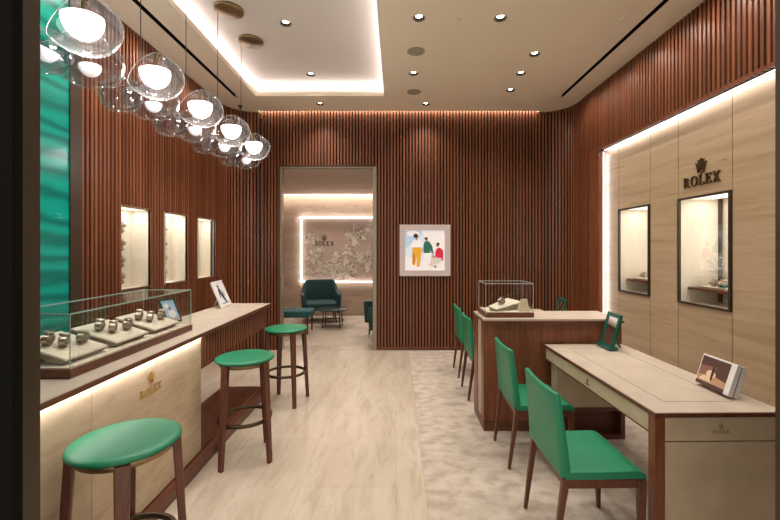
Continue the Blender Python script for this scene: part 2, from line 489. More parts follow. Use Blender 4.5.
# ---- storefront: jambs, returns and header
mb = MB(); mb.box(XL - .12, -1.116, YF, YF + .085, 0, H)
struct(mb.build('wall_front_left', M['bronze_flat']))
mb = MB(); mb.box(-1.135, -1.090, YF - .035, YF - .002, 0, 2.95); struct(mb.build('trim_3', M['black']))
mb = MB(); mb.box(1.19, XR + .2, YF, YF + .085, 0, H)
struct(mb.build('wall_front_right', M['bronze_flat']))
mb = MB(); mb.box(-1.116, 1.19, YF, YF + .085, 2.95, H)
struct(mb.build('wall_front_header', M['bronze_flat']))

# ---- ceiling with tray, slots and round openings
TX0, TX1, TY0, TY1 = -1.915, -.163, 1.6, 5.455
xs = [XL - .15, -2.215, -2.165, TX0, TX1, 2.240, 2.290, XR + .2]
yy = [YF, TY0, TY1, 5.515, YB - .05]
DL = [  # downlights in the flat ceiling: (pixel-measured) x, y
    (.208, 3.61), (.942, 3.615), (.209, 4.755), (1.485, 4.285), (1.485, 4.755), (1.505, 5.26), (.43, 5.765), (-1.095, 5.76)]
DL_OUT = [(.10, 2.2), (1.0, 2.2), (2.0, 1.9), (1.75, 3.1), (-2.05, 3.1)]
DL_TRAY = [(-1.108, 4.02), (-1.108, 5.20), (-1.10, 2.7)]
cm = MB()
for i in range(len(xs) - 1):
    for j in range(len(yy) - 1):
        x0, x1, y0, y1 = xs[i], xs[i+1], yy[j], yy[j+1]
        if x0 == TX0 and j == 1: continue
        if (i in (1, 5)) and j in (0, 1, 2): continue
        cm.box(x0, x1, y0, y1, H, H + .05)
cm.box(xs[0], BX1, YB - .05, YB + .3, H, H + .05); cm.box(BX0, xs[-1], YB - .05, YB + .3, H, H + .05); cm.box(BX1, BX0, YB + .064, YB + .3, H, H + .05)
ce = cm.build('ceiling', M['ceiling']); struct(ce)
def cut(o, spots, r, z):
    c = MB()
    for x, y in spots: c.cyl((x, y, z - .1), r, .3, 24)
    co = c.build('cutter', M['slot'])
    md = o.modifiers.new('b', 'BOOLEAN'); md.operation = 'DIFFERENCE'; md.object = co; md.solver = 'EXACT'; md.use_self = True
    dg = bpy.context.evaluated_depsgraph_get(); ev = o.evaluated_get(dg)
    me = bpy.data.meshes.new_from_object(ev); o.modifiers.clear(); o.data = me
    bpy.data.objects.remove(co)
bmj = bmesh.new(); bmj.from_mesh(ce.data); bmesh.ops.remove_doubles(bmj, verts=bmj.verts, dist=1e-5)
# drop the inner faces shared by neighbouring cells so the slab is one clean solid
seen = {}
for f in bmj.faces:
    k = tuple(sorted(v.index for v in f.verts)); seen.setdefault(k, []).append(f)
bmesh.ops.delete(bmj, geom=[f for l in seen.values() if len(l) > 1 for f in l], context='FACES_ONLY')
bmesh.ops.recalc_face_normals(bmj, faces=bmj.faces); bmj.to_mesh(ce.data); bmj.free()
cut(ce, DL + DL_OUT, .050, H)
TZ = 3.81
mb = MB(); mb.box(TX0 - .14, TX1 + .14, TY0 - .14, TY1 + .14, TZ, TZ + .05)
tr = mb.build('tray', M['tray'], ce); cut(tr, DL_TRAY, .050, TZ)
mb = MB()
mb.box(TX0 - .17, TX0 - .14, TY0 - .17, TY1 + .17, H + .05, TZ + .05); mb.box(TX1 + .14, TX1 + .17, TY0 - .17, TY1 + .17, H + .05, TZ + .05)
mb.box(TX0 - .14, TX1 + .14, TY0 - .17, TY0 - .14, H + .05, TZ + .05); mb.box(TX0 - .14, TX1 + .14, TY1 + .14, TY1 + .17, H + .05, TZ + .05)
mb.build('tray_side', M['tray'], ce)
# cove LEDs lying behind the tray's lip
lz = H + .075
LY = TY1 - TY0; LX = TX1 - TX0
area_x('cove_led', (TX0 - .07, (TY0+TY1)/2, lz), LY + .1, .05, TRAY_W*LY, (.5,0,1), (0,1,0), COOL)
area_x('cove_led', (TX1 + .07, (TY0+TY1)/2, lz), LY + .1, .05, TRAY_W*LY, (-.5,0,1), (0,1,0), COOL)
area_x('cove_led', ((TX0+TX1)/2, TY1 + .07, lz), LX, .05, TRAY_W*LX, (0,-.5,1), (1,0,0), COOL)
# unseen dark sheet over everything, added to keep slots dark
mb = MB(); mb.box(-3.4, 3.6, YF, 9.8, H + .35, H + .4); struct(mb.build('light_block_sheet', M['slot']))
# slot diffusers
for (a, b, lab) in ((-2.215, -2.165, 'long black ceiling air slot beside the left slatted wall'), (2.240, 2.290, 'long black ceiling air slot beside the right wall')):
    mb = MB(); mb.box(a - .01, a, YF, 5.515, H + .05, H + .16); mb.box(b, b + .01, YF, 5.515, H + .05, H + .16); mb.box(a, b, YF, 5.515, H + .15, H + .16)
    mb.box(a + .0005, a + .002, YF + .09, 5.513, H + .001, H + .05); mb.box(b - .002, b - .0005, YF + .09, 5.513, H + .001, H + .05)
    tag(mb.build('air_slot', M['slot']), lab, 'air vent', 'ceiling air slots')

area_x('back_wall_grazer', ((BX0+BX1)/2, YB - .024, H + .042), BX0 - BX1 - .05, .025, 16.0, (0,.10,-1), (1,0,0), WARM)
mb = MB(); mb.box(BX1, BX0, YB - .06, YB - .052, H + .05, H + .09); mb.box(BX1, BX0, YB - .06, YB + .07, H + .09, H + .1); struct(mb.build('trim_5', M['slot']))
# wall-washing lamps inside the two slots
for k_ in range(8):
    yy_ = 1.75 + k_*.5
    spot('slot_lamp', (-2.19, yy_, H - .003), SLOT_W, 130, 1.0, WARM, (-2.62, yy_, 2.5), .02)
    spot('slot_lamp', (2.265, yy_, H - .003), SLOT_W, 130, 1.0, WARM, (2.70, yy_, 2.5), .02)

# ---- downlights
def make_downlight():
    t = thing('ceiling_downlight', '', 'downlight', group='recessed ceiling downlights')
    a = MB(); a.lathe([(.049, .002), (.058, -.003), (.058, .0), (.050, .003)], n=32); a.build('trim_ring', M['bronze'], t)
    b = MB(); b.lathe([(.049, .0), (.047, .03), (.040, .055), (.040, .075), (.0491, .075), (.0491, .0)], n=32); b.build('baffle', M['black'], t)
    c = MB(); c.lathe([(0, .010), (.020, .012), (.032, .019), (.038, .034), (.040, .056)], n=28); c.build('lens', M['lens'], t)
    return t
dl0 = make_downlight()
labs = ['recessed downlight nearest the camera beside the raised tray, first of its row', 'recessed downlight at the top middle, level with the nearest tray-side one',
        'recessed downlight between the two round ceiling speakers beside the tray', 'recessed downlight of the right slot trio, nearest the camera',
        'middle recessed downlight of the trio near the right air slot', 'farthest recessed downlight of the trio near the right air slot',
        'small recessed downlight by the back wall, above the poster', 'small recessed downlight by the back wall above the doorway',
        'recessed downlight above the threshold outside the frame', 'recessed downlight above the near chair outside the frame', 'recessed downlight above the near desk end outside the frame',
        'recessed downlight above the long desk outside the frame', 'recessed downlight above the display counter', 'recessed downlight beside the left air slot',
        'recessed downlight in the raised tray, beside the brass canopies', 'recessed downlight in the raised tray, near its bright far edge', 'recessed downlight in the raised tray above the frame']
k = 0
vis = DL + DL_TRAY[:2]
allp = [(x, y, H, labs[i]) for i, (x, y) in enumerate(DL)] + [(x, y, TZ, labs[14 + i]) for i, (x, y) in enumerate(DL_TRAY)]
allp += [(x, y, H, labs[8 + i]) for i, (x, y) in enumerate(DL_OUT[:4])]
for i, (x, y, z, lb) in enumerate(allp):
    o = dl0 if i == 0 else copy_tree(dl0)
    o.location = (x, y, z); o['label'] = lb
    spot('downlight_or_fill', (x, y, z - .002), SPOT_W, SPOT_A, 1.0)
for (x, y) in DL_OUT[4:]:
    o = copy_tree(dl0); o.location = (x, y, H); o['label'] = labs[12 + DL_OUT.index((x, y)) - 4]
    spot('downlight_or_fill', (x, y, H - .002), SPOT_W, SPOT_A, 1.0)
# ceiling speakers, sprinkler covers, sprinkler head
M['speaker'] = mat('speaker grille', (.36,.30,.225), .9)
bump(M['speaker'], noise(M['speaker'], coords(M['speaker']), 220, 1), .6, .002)
def round_grille(x, y, lab):
    t = thing('ceiling_speaker', lab, 'speaker', (x, y, H), 0, 'round ceiling speakers')
    a = MB(); a.cyl((x, y, H - .006), .085, .006, 40); a.build('grille', M['speaker'], t)
    a = MB(); a.lathe([(.085, -.007), (.093, -.004), (.093, 0), (.085, 0)], (x, y, H), 40, close=True); a.build('rim', M['speaker'], t)
round_grille(.211, 4.22, 'round flush ceiling speaker nearer the camera, beside the tray')
round_grille(.24, 5.31, 'round flush ceiling speaker nearer the back wall, beside the tray')
for (x, y, lb) in ((.56, 3.63, 'flat round sprinkler cover between two front downlights'), (2.06, 3.62, 'flat round sprinkler cover close to the right air slot'), (.225, 5.84, 'flat round sprinkler cover near the back wall')):
    a = MB(); a.lathe([(0, -.004), (.03, -.004), (.034, -.001), (.034, 0)], (x, y, H), 28); tag(a.build('sprinkler_cover', M['ceiling']), lb, 'sprinkler', 'flush sprinkler covers')
t = thing('fire_sprinkler', 'small dark sprinkler head in the ceiling by the back left corner', 'sprinkler', (-2.27, 5.83, H))
a = MB(); a.lathe([(.0, -.045), (.018, -.045), (.02, -.04), (.012, -.03), (.012, -.006)], (-2.27, 5.83, H), 20); a.build('deflector', M['bronze'], t)
a = MB(); a.lathe([(.012, -.008), (.036, -.006), (.036, 0)], (-2.27, 5.83, H), 24); a.build('escutcheon', M['bronze'], t)

# ---- doorway to the lounge
mb = MB()
for a, b in ((DX0 - .0, DX0 + .03), (DX1 - .06, DX1)):
    mb.box(a, b, YB - .015, YB + .10, 0, DZ)
mb.box(DX0, DX1, YB - .015, YB + .10, DZ - .0, DZ + .022)
M['jamb'] = mat('brushed bronze jamb', (.34,.28,.21), .35, .6)
d = struct(mb.build('door_1', M['jamb'], bevel=.003))
mb = MB(); mb.box(DX0 - .012, DX0 + .0, YB - .02, YB + .02, 0, DZ + .04); mb.box(DX1, DX1 + .012, YB - .02, YB + .02, 0, DZ + .04); mb.box(DX0, DX1, YB - .02, YB + .02, DZ + .022, DZ + .04)
mb.build('door_trim', M['bronze_flat'], d)
mb = MB(); mb.box(DX0 + .075, DX1 - .055, YB - .01, YB + .3, -.01, .004); mb.build('threshold', M['floor'], d)

# ---- lounge room beyond
LZ = 2.78; LYB = 9.25
mb = MB(); mb.box(-3.2, 1.5, LYB, LYB + .1, 0, 3.1); struct(mb.build('wall_lounge_back', M['trav_lounge']))
mb = MB(); mb.box(-3.3, -3.2, YB + .3, LYB, 0, 3.1); struct(mb.build('wall_lounge_left', M['trav_lounge']))
mb = MB(); mb.box(1.5, 1.6, YB + .3, LYB, 0, 3.1); struct(mb.build('wall_lounge_right', M['trav_lounge']))
mb = MB(); mb.box(-3.2, DX0 - .12, YB + .2, YB + .3, 0, 3.1); mb.box(DX1 + .08, 1.5, YB + .2, YB + .3, 0, 3.1); mb.box(DX0 - .12, DX1 + .08, YB + .2, YB + .3, DZ + .1, 3.1)
mb.box(DX0 - .13, DX0 - .12, YB + .06, YB + .2, 0, 3.1); mb.box(DX1 + .08, DX1 + .09, YB + .06, YB + .2, 0, 3.1); mb.box(DX0 - .13, DX1 + .09, YB + .06, YB + .2, DZ + .1, DZ + .11)
struct(mb.build('wall_lounge_front', M['trav_lounge']))
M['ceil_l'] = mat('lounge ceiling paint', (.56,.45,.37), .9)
mb = MB(); mb.box(-3.2, 1.5, YB + .3, 9.03, LZ, LZ + .05); mb.box(DX0 - .12, DX1 + .08, YB + .1, YB + .3, LZ, LZ + .05); mb.box(-3.2, 1.5, 9.03, LYB, LZ + .16, LZ + .2)
struct(mb.build('ceiling_lounge', M['ceil_l']))
mb = MB(); mb.box(-3.1, 1.4, 9.05, 9.07, LZ + .055, LZ + .075)
tag(mb.build('cove_light_strip', M['led_warm']), 'warm light line in the lounge ceiling above the back wall', 'light strip')
area_x('lounge_cove', (-.85, 9.14, LZ + .10), 4.4, .05, 26, (0,.25,-1), (1,0,0), WARM)
for (x, y) in ((-1.35, 8.55), (-.4, 7.4), (-2.1, 7.6), (-.6, 8.55), (-2.0, 8.55)): spot('downlight_or_fill', (x, y, LZ - .02), 26, 95, .8)  # more spots than fixtures; extra ones added to brighten the floral panel
o = copy_tree(dl0); o.location = (-1.30, 8.4, LZ); o['label'] = 'recessed downlight in the lounge ceiling seen through the doorway'
# backlit floral wall panel
AX0, AX1, AZ0, AZ1 = -2.19, .30, .775, 2.27
t = thing('floral_wall_panel', 'large backlit bronze-toned wall panel with flower relief in the lounge', 'wall art', (( AX0+AX1)/2, LYB, AZ0))
M['art'] = mat('rose bronze panel', (.68,.53,.45), .5, .0)
mb = MB(); mb.box(AX0 + .035, AX1 - .035, LYB - .05, LYB - .03, AZ0 + .035, AZ1 - .035); mb.build('backboard', M['art'], t)
mb = MB()
for (x0, x1, z0, z1) in ((AX0, AX1, AZ1 - .014, AZ1), (AX0, AX1, AZ0, AZ0 + .014), (AX0, AX0 + .014, AZ0, AZ1), (AX1 - .014, AX1, AZ0, AZ1)):
    mb.box(x0, x1, LYB - .10, LYB, z0, z1)
mb.build('light_frame', mat('lit frame', (1,1,1), .5, emit=(1,.93,.88), es=3.5), t)
mb = MB(); rr = random.Random(3)
def flower(x, z, r, n):
    y = LYB - .052
    for ring, rr_ in ((1.0, n), (.6, max(5, n - 3))):
        for i in range(rr_):
            a = 2*PI*i/rr_ + ring
            c = Vector((x + math.cos(a)*r*.62*ring, y - .006, z + math.sin(a)*r*.62*ring))
            pts = []
            for k2 in range(10):
                q = 2*PI*k2/10; u = math.cos(q)*r*.36*ring; w = math.sin(q)*r*.19*ring
                pts.append((c.x + math.cos(a)*u - math.sin(a)*w, c.y, c.z + math.sin(a)*u + math.cos(a)*w))
            mb.tube(pts, .0085, 5, closed=True)
            if i % 2: mb.poly((0, y - .003, 0), (1,0,0), (0,0,1), (0,-1,0), [(p[0], p[2]) for p in pts], 0, .004)
    mb.ell((x, y, z), r*.12, .012, r*.12, 8, 5)
for (x, z, r, n) in ((-1.95, 1.75, .16, 7), (-1.92, 1.35, .17, 8), (-1.72, 1.10, .17, 7), (-1.42, 1.12, .22, 9), (-1.15, 1.05, .27, 11), (-1.1, 1.50, .16, 7), (-.92, 1.85, .26, 9), (-.62, 1.25, .26, 9),
                     (-.55, 2.0, .18, 8), (-.85, 1.35, .12, 6), (-1.75, 1.5, .1, 5), (-.2, 1.6, .26, 9), (-.1, 1.1, .22, 8), (-2.0, 1.0, .11, 6), (-1.35, 1.38, .1, 6)):
    flower(x, z, r, n)
for i in range(9):
    x = -2.0 + rr.random()*2; z = .9 + rr.random()*.5; mb.tube([(x, LYB - .06, z), (x + .1, LYB - .06, z + .12), (x + .12, LYB - .06, z + .3)], .005, 5)
mb.build('flower_relief', mat('pale gold relief', (.95,.88,.76), .35, .0), t)

# ---- lettering and crown emblem
def letters(mb, o, u, v, n, h, t0, t1, gap=.22):
    """serif capitals R O L E X, cap height h, starting at o along u"""
    u = Vector(u); v = Vector(v); o = Vector(o)
    T, S = .165, .06       # stem and thin stroke, in cap heights
    def P(pts, x0): mb.poly(o + u*x0*h, u*h, v*h, n, pts, t0, t1)
    def rect(x0, a, b, c, d): P([(a, c), (b, c), (b, d), (a, d)], x0)
    def serif(x0, c, base, up=1, w=.17): rect(x0, c - w, c + w, base, base + .055*up) if up > 0 else rect(x0, c - w, c + w, base - .055, base)
    def arcpoly(x0, cx, cy, rx, ry, tx, ty, a0, a1, k=12):
        for i in range(k):
            q0 = R(a0 + (a1-a0)*i/k); q1 = R(a0 + (a1-a0)*(i+1)/k)
            P([(cx + rx*math.cos(q0), cy + ry*math.sin(q0)), (cx + rx*math.cos(q1), cy + ry*math.sin(q1)),
               (cx + (rx-tx)*math.cos(q1), cy + (ry-ty)*math.sin(q1)), (cx + (rx-tx)*math.cos(q0), cy + (ry-ty)*math.sin(q0))], x0)
    x = 0
    # R
    rect(x, .10, .10 + T, 0, 1); serif(x, .2, 0); serif(x, .17, 1, -1)
    arcpoly(x, .32, .74, .36, .26, T*.9, .07, -90, 90, 8); rect(x, .2, .33, .93, 1); rect(x, .2, .33, .48, .55)
    P([(.34, .5), (.56, .5), (.88, 0), (.62, 0)], x); serif(x, .76, 0, 1, .14)
    x += .92 + gap*.4
    # O
    arcpoly(x, .46, .5, .46, .52, T, .07, 0, 360, 28)
    x += .92 + gap*.7
    # L
    rect(x, .10, .10 + T, 0, 1); serif(x, .2, 1, -1); rect(x, 0, .66, 0, .065); P([(.60, 0), (.70, 0), (.70, .30), (.66, .30)], x)
    x += .70 + gap*.7
    # E
    rect(x, .10, .10 + T, 0, 1); rect(x, 0, .68, 0, .065); rect(x, 0, .66, .935, 1); rect(x, .2, .52, .475, .54)
    P([(.62, 0), (.72, 0), (.72, .28), (.68, .28)], x); P([(.60, 1), (.69, 1), (.69, .74), (.655, .74)], x); P([(.48, .36), (.52, .36), (.52, .66), (.48, .66)], x)
    x += .74 + gap*.6
    # X
    P([(.06, 1), (.32, 1), (.88, 0), (.62, 0)], x); P([(.70, 1), (.80, 1), (.22, 0), (.12, 0)], x)
    serif(x, .18, 1, -1); serif(x, .75, 1, -1, .14); serif(x, .17, 0, 1, .14); serif(x, .76, 0, 1)
    x += .92
    return x*h
LW = (.92 + .088) + (.92 + .154) + (.70 + .154) + (.74 + .132) + .92     # width in cap heights
def crown(mb, o, u, v, n, s, t0, t1):
    """five-pointed crown, s = height, o = bottom centre"""
    u = Vector(u); v = Vector(v); o = Vector(o); n = Vector(n)
    P = lambda pts: mb.poly(o, u*s, v*s, n, pts, t0, t1)
    def disc(cx, cy, r, k=12, ry=None): P([(cx + r*math.cos(2*PI*i/k), cy + (ry or r)*math.sin(2*PI*i/k)) for i in range(k)])
    for tx, ty in ((-.42, .66), (-.22, .84), (0, .92), (.22, .84), (.42, .66)):
        bx = tx*.55
        P([(bx - .052, .20), (bx + .052, .20), (tx + .014, ty), (tx - .014, ty)]); disc(tx, ty, .055)
    k = 24
    for i in range(k):
        a, b = 2*PI*i/k, 2*PI*(i+1)/k
        P([(.30*math.cos(a), .13 + .13*math.sin(a)), (.30*math.cos(b), .13 + .13*math.sin(b)), (.21*math.cos(b), .13 + .06*math.sin(b)), (.21*math.cos(a), .13 + .06*math.sin(a))])
def sign(o, u, v, n, h, matr, parent=None, crown_s=1.45, gapz=.25, depth=.012, name='lettering'):
    """text centred on o (baseline), crown above; h = cap height"""
    o, u, v = Vector(o), Vector(u), Vector(v)
    a = MB(); letters(a, o - u*(LW*h/2), u, v, n, h, 0, depth); A = a.build(name, matr, parent)
    b = MB(); crown(b, o + v*(h*(1 + gapz)), u, v, n, h*crown_s, 0, depth); B = b.build('crown_emblem', matr, parent)
    return A, B
t = thing('wall_sign', 'dark bronze crown and serif lettering above the nearer showcase on the travertine wall', 'sign', (XS, 3.48, 2.107))
sign((XS + .002, 3.48, 2.105), (0,-1,0), (0,0,1), (-1,0,0), .088, M['letter'], t, 1.5, .18, .016)
t = thing('wall_sign', 'small dark crown and lettering on the floral panel in the lounge', 'sign', (-1.65, LYB - .05, 1.62))
sign((-1.65, LYB - .05, 1.62), (1,0,0), (0,0,1), (0,-1,0), .095, M['letter'], t, 1.5, .2, .012)

# ---- watch prototype (base at z = 0, lies on a pad)
def make_watch(dark=False):
    t = thing('wristwatch', '', 'watch')
    b = MB(); pts = [(0, .027*math.cos(2*PI*i/20), .024 + .024*math.sin(2*PI*i/20)) for i in range(20)]
    b.tube([(x, y, z) for x, y, z in pts], .009, 6, closed=True, flat=.28) if False else None
    c_ = MB(); c_.M = Matrix.Translation((0,0,.026)) @ Matrix.Rotation(R(90), 4, 'Y')
    c_.lathe([(0,-.017),(.018,-.017),(.0215,-.013),(.0215,.013),(.018,.017),(0,.017)], n=20, sx=1, sy=1.5); c_.build('cushion', M['pad_side'], t)
    n = 22
    for i in range(n):
        a0, a1 = 2*PI*i/n + .02, 2*PI*(i+1)/n - .02
        q = lambda a, r: (r*1.5*math.cos(a), r*math.sin(a) + .026)
        p0, p1, p2, p3 = q(a0, .026), q(a1, .026), q(a1, .0225), q(a0, .0225)
        w = .011
        b.hexa([(-w, p0[0], p0[1]), (w, p0[0], p0[1]), (w, p3[0], p3[1]), (-w, p3[0], p3[1])], [(-w, p1[0], p1[1]), (w, p1[0], p1[1]), (w, p2[0], p2[1]), (-w, p2[0], p2[1])])
    b.build('bracelet', M['steel'], t)
    c = MB(); c.lathe([(0, .049), (.019, .049), (.021, .052), (.021, .057), (.0175, .060), (.0165, .059)], n=28); c.build('case', M['steel'], t)
    d_ = MB(); d_.lathe([(0, .0585), (.0168, .0585)], n=24); d_.build('dial', M['dial_dark'] if dark else M['dial'], t)
    return t
watch_a = make_watch(); watch_b = make_watch(True)
used_w = set()
def put_watch(proto, loc, rz, label, group, scale=1.0, tilt=0, tx=0):
    o = proto if id(proto) not in used_w else copy_tree(proto)
    used_w.add(id(proto))
    o.location = loc; o.rotation_euler = (tx, tilt, rz); o.scale = (scale,)*3
    o['label'] = label; o['group'] = group; return o

# ---- niches in the left wall
nn = ['nearest', 'middle', 'farthest']
for i, (a, b) in enumerate(NICHES):
    dp = .19; x1 = XL - .002; x0 = XL - dp
    mb = MB()
    mb.box(x0 - .01, x0, a - .01, b + .01, NZ0 - .01, NZ1 + .01)
    mb.box(x0, x1, a - .012, a, NZ0 - .01, NZ1 + .01); mb.box(x0, x1, b, b + .012, NZ0 - .01, NZ1 + .01)
    mb.box(x0, x1, a, b, NZ0 - .012, NZ0); mb.box(x0, x1, a, b, NZ1, NZ1 + .012)
    w = struct(mb.build('window_%d' % (i + 1), M['ivory']))
    mb = MB(); f = .007
    mb.box(x1 - .02, x1, a - f, a, NZ0 - f, NZ1 + f); mb.box(x1 - .02, x1 + .008, b, b + f, NZ0 - f, NZ1 + f)
    mb.box(x1 - .02, x1 + .008, a, b, NZ0 - f, NZ0); mb.box(x1 - .02, x1 + .008, a, b, NZ1, NZ1 + f)
    mb.build('window_frame', M['walnut'], w)
    mb = MB(); mb.box(x0 + .015, x1 - .03, a + .03, b - .03, NZ1 - .008, NZ1 - .001); mb.build('light_panel', M['panel_warm'], w)
    mb = MB(); mb.box(x1 - .025, x1 - .02, a, b, NZ0, NZ1); mb.build('glass', M['glass'], w)
    area('niche_lamp', (XL - .09, (a+b)/2, NZ1 - .012), (.10, b - a - .1), 1.2, (0,0,-1), NEUT)
    area_x('niche_side_fill', (XL - .06, a + .004, (NZ0+NZ1)/2), .7, .03, .7, (0,1,0), (0,0,1), NEUT)  # unseen fill added to brighten the far side wall of the niche
    spot('niche_spot', (XL - .06, a + .08, NZ1 - .03), .7, 70, .8, NEUT, (XL - .17, a + .22, 1.4))
    if i < 2:
        for j, z in enumerate((1.22, 1.38, 1.54, 1.71)):
            t = thing('watch_peg', 'small ivory peg holding a watch, %s in the %s wall niche' % (['lowest', 'second from bottom', 'third from bottom', 'topmost'][j], nn[i]), 'display stand', (XL - .19, a + .17, z), 0, 'pegs in the wall niches')
            c = MB(); c.box(XL - .189, XL - .12, a + .145, a + .195, z - .012, z); c.build('arm', M['bronze'], t)
            c = MB(); c.hexa([(XL - .16, a + .14, z), (XL - .10, a + .14, z), (XL - .10, a + .20, z), (XL - .16, a + .20, z)], [(XL - .16, a + .145, z + .03), (XL - .12, a + .145, z + .03), (XL - .12, a + .195, z + .03), (XL - .16, a + .195, z + .03)])
            c.build('cushion', M['pad_side'], t, bevel=.003)
            put_watch(watch_a if j % 2 else watch_b, (XL - .125, a + .17, z + .031), R(90), 'steel watch on the %s peg of the %s wall niche' % (['lowest', 'second-lowest', 'third-lowest', 'topmost'][j], nn[i]), 'watches in the wall niches', 1.15)

# ---- showcases in the right wall
for i, (a, b) in enumerate(WINS):
    dp = .40; x0 = XS - .004; x1 = XS + dp
    mb = MB()
    mb.box(x1, x1 + .01, a - .05, b + .012, WZ0 - .012, WZ1 + .012)
    mb.box(x0 + .02, x1, b, b + .012, WZ0 - .012, WZ1 + .012); mb.box(x0 + .02, x1, a - .05, a - .04, WZ0 - .012, WZ1 + .012)
    mb.box(x0 + .016, x1, a - .05, b, WZ0 - .012, WZ0); mb.box(x0 + .016, x1, a - .05, b, WZ1, WZ1 + .012)
    w = struct(mb.build('window_%d' % (i + 4), M['ivory']))
    mb = MB(); f = .018
    mb.box(x0 - .012, x0 + .016, a, a + f, WZ0, WZ1); mb.box(x0 - .012, x0 + .016, b - f, b, WZ0, WZ1)
    mb.box(x0 - .012, x0 + .016, a + f, b - f, WZ0, WZ0 + f); mb.box(x0 - .012, x0 + .016, a + f, b - f, WZ1 - f, WZ1)
    mb.build('window_frame', M['bronze_flat'], w, bevel=.002)
    mb = MB(); mb.box(x0 + .02, x0 + .025, a + f, b - f, WZ0 + f, WZ1 - f); mb.build('glass', M['glass'], w)
    mb = MB(); mb.box(x0 + .08, x1 - .1, a + .02, b - .05, WZ1 - .008, WZ1 - .001); mb.build('light_panel', M['panel_warm'], w)
    mb = MB(); mb.box(x1 - .03, x1 - .012, b - .03, b - .002, WZ0, WZ1); mb.build('corner_post', M['bronze_flat'], w)
    area('showcase_lamp', (XS + .20, (a+b)/2, WZ1 - .014), (.22, b - a - .12), 1.5, (0,0,-1), NEUT)
    area_x('showcase_side_fill', (XS + .16, a - .036, (WZ0+WZ1)/2), .75, .08, 2.2, (0,1,0), (0,0,1), NEUT)  # fill strip added out of view to light the showcase interior evenly
    lab = ['farther', 'nearer'][i]
    mb = MB(); mb.box(XS + .085, XS + .385, a - .035, b - .003, 1.168, 1.192)
    sh = tag(mb.build('display_shelf', M['walnut_y'], bevel=.002), 'thin walnut shelf inside the %s showcase of the travertine wall' % lab, 'shelf', 'shelves in the wall showcases')
    cy = a + .34
    t = thing('display_tray', 'ivory watch tray on the walnut shelf of the %s showcase' % lab, 'tray', (XS + .22, cy, 1.193), 0, 'trays in the wall showcases')
    mb = MB(); mb.hexa([(XS+.13, cy-.12, 1.193), (XS+.34, cy-.12, 1.193), (XS+.34, cy+.14, 1.193), (XS+.13, cy+.14, 1.193)], [(XS+.12, cy-.13, 1.207), (XS+.35, cy-.13, 1.225), (XS+.35, cy+.15, 1.225), (XS+.12, cy+.15, 1.207)])
    mb.build('pad', M['pad'], t)
    for q in range(2):
        put_watch(watch_a, (XS + .175, cy - .05 + .1*q, 1.215), R(80 + 20*q), 'steel watch on the tray in the %s showcase, %s' % (lab, ['nearer the camera', 'farther from the camera'][q]), 'watches in the wall showcases', 1.1)
    if i == 1:
        t = thing('flower_arrangement', 'small spray of white blossoms standing in the nearer showcase', 'flowers', (XS + .285, a + .445, 1.222))
        mb = MB(); mb.lathe([(0, 0), (.022, 0), (.026, .01), (.018, .04), (.020, .055)], (XS + .285, a + .445, 1.222), 18); mb.build('vase', M['frame_green'], t)
        st_, bl = MB(), MB(); r3 = random.Random(5)
        for q in range(13):
            ax, ay, h = r3.uniform(-.07, .05), r3.uniform(-.09, .11), r3.uniform(.10, .26)
            p0 = Vector((XS + .285, a + .445, 1.26)); p1 = p0 + Vector((ax, ay, h - .04)); st_.tube([p0, (p0 + p1)/2 + Vector((0,0,.02)), p1], .0013, 4)
            for q2 in range(5):
                an = 2*PI*q2/5; bl.ell(p1 + Vector((.009*math.cos(an), .009*math.sin(an), 0)), .008, .008, .004, 6, 4)
        st_.build('stems', M['pad_side'], t); bl.build('blossoms', M['white'], t)
        a_ = MB(); a_.box(XS + .125, XS + .175, a + .24, a + .29, 1.2165, 1.235); tag(a_.build('watch_box', M['frame_green'], bevel=.003), 'small green box on the tray in the nearer showcase', 'box')

# ---- left display counter
CX0, CX1, CZ = -1.87, -1.365, .952
CY0, CY1 = 1.38, 4.38
t = thing('display_counter', 'long cream-topped display counter with travertine front and walnut edges on the left', 'counter', ((CX0+CX1)/2, (CY0+CY1)/2, 0))
mb = MB(); mb.box(CX0, CX1 - .008, CY0, CY1 - .008, CZ - .016, CZ); mb.build('worktop', M['cream'], t)
mb = MB(); mb.box(CX1 - .008, CX1, CY0, CY1, CZ - .027, CZ - .001); mb.box(CX0, CX1 - .008, CY1 - .008, CY1, CZ - .027, CZ - .001); mb.box(CX0, CX1 - .008, CY0, CY1 - .008, CZ - .027, CZ - .016)
mb.build('edge_band', M['walnut_y'], t, bevel=.002)
PX = -1.415; PYE = 2.905
mb = MB()
for a, b in ((CY0, 1.86), (1.86, PYE)): mb.box(PX - .03, PX, a + .001, b - .001, .085, .905)
stone = mb.build('stone_panel', M['trav_counter'], t, bevel=.001)
mb = MB(); mb.box(CX0 + .03, PX - .031, CY0, PYE - .002, .085, .905); mb.build('carcass', M['walnut_y'], t)
mb = MB(); mb.box(PX - .02, CX1 - .02, CY0, PYE, CZ - .034, CZ - .028); mb.build('led_strip', M['led'], t)
area_x('counter_led', (PX + .02, (CY0+PYE)/2, CZ - .037), PYE - CY0, .02, 2.6, (-.5,0,-1), (0,1,0), COOL)
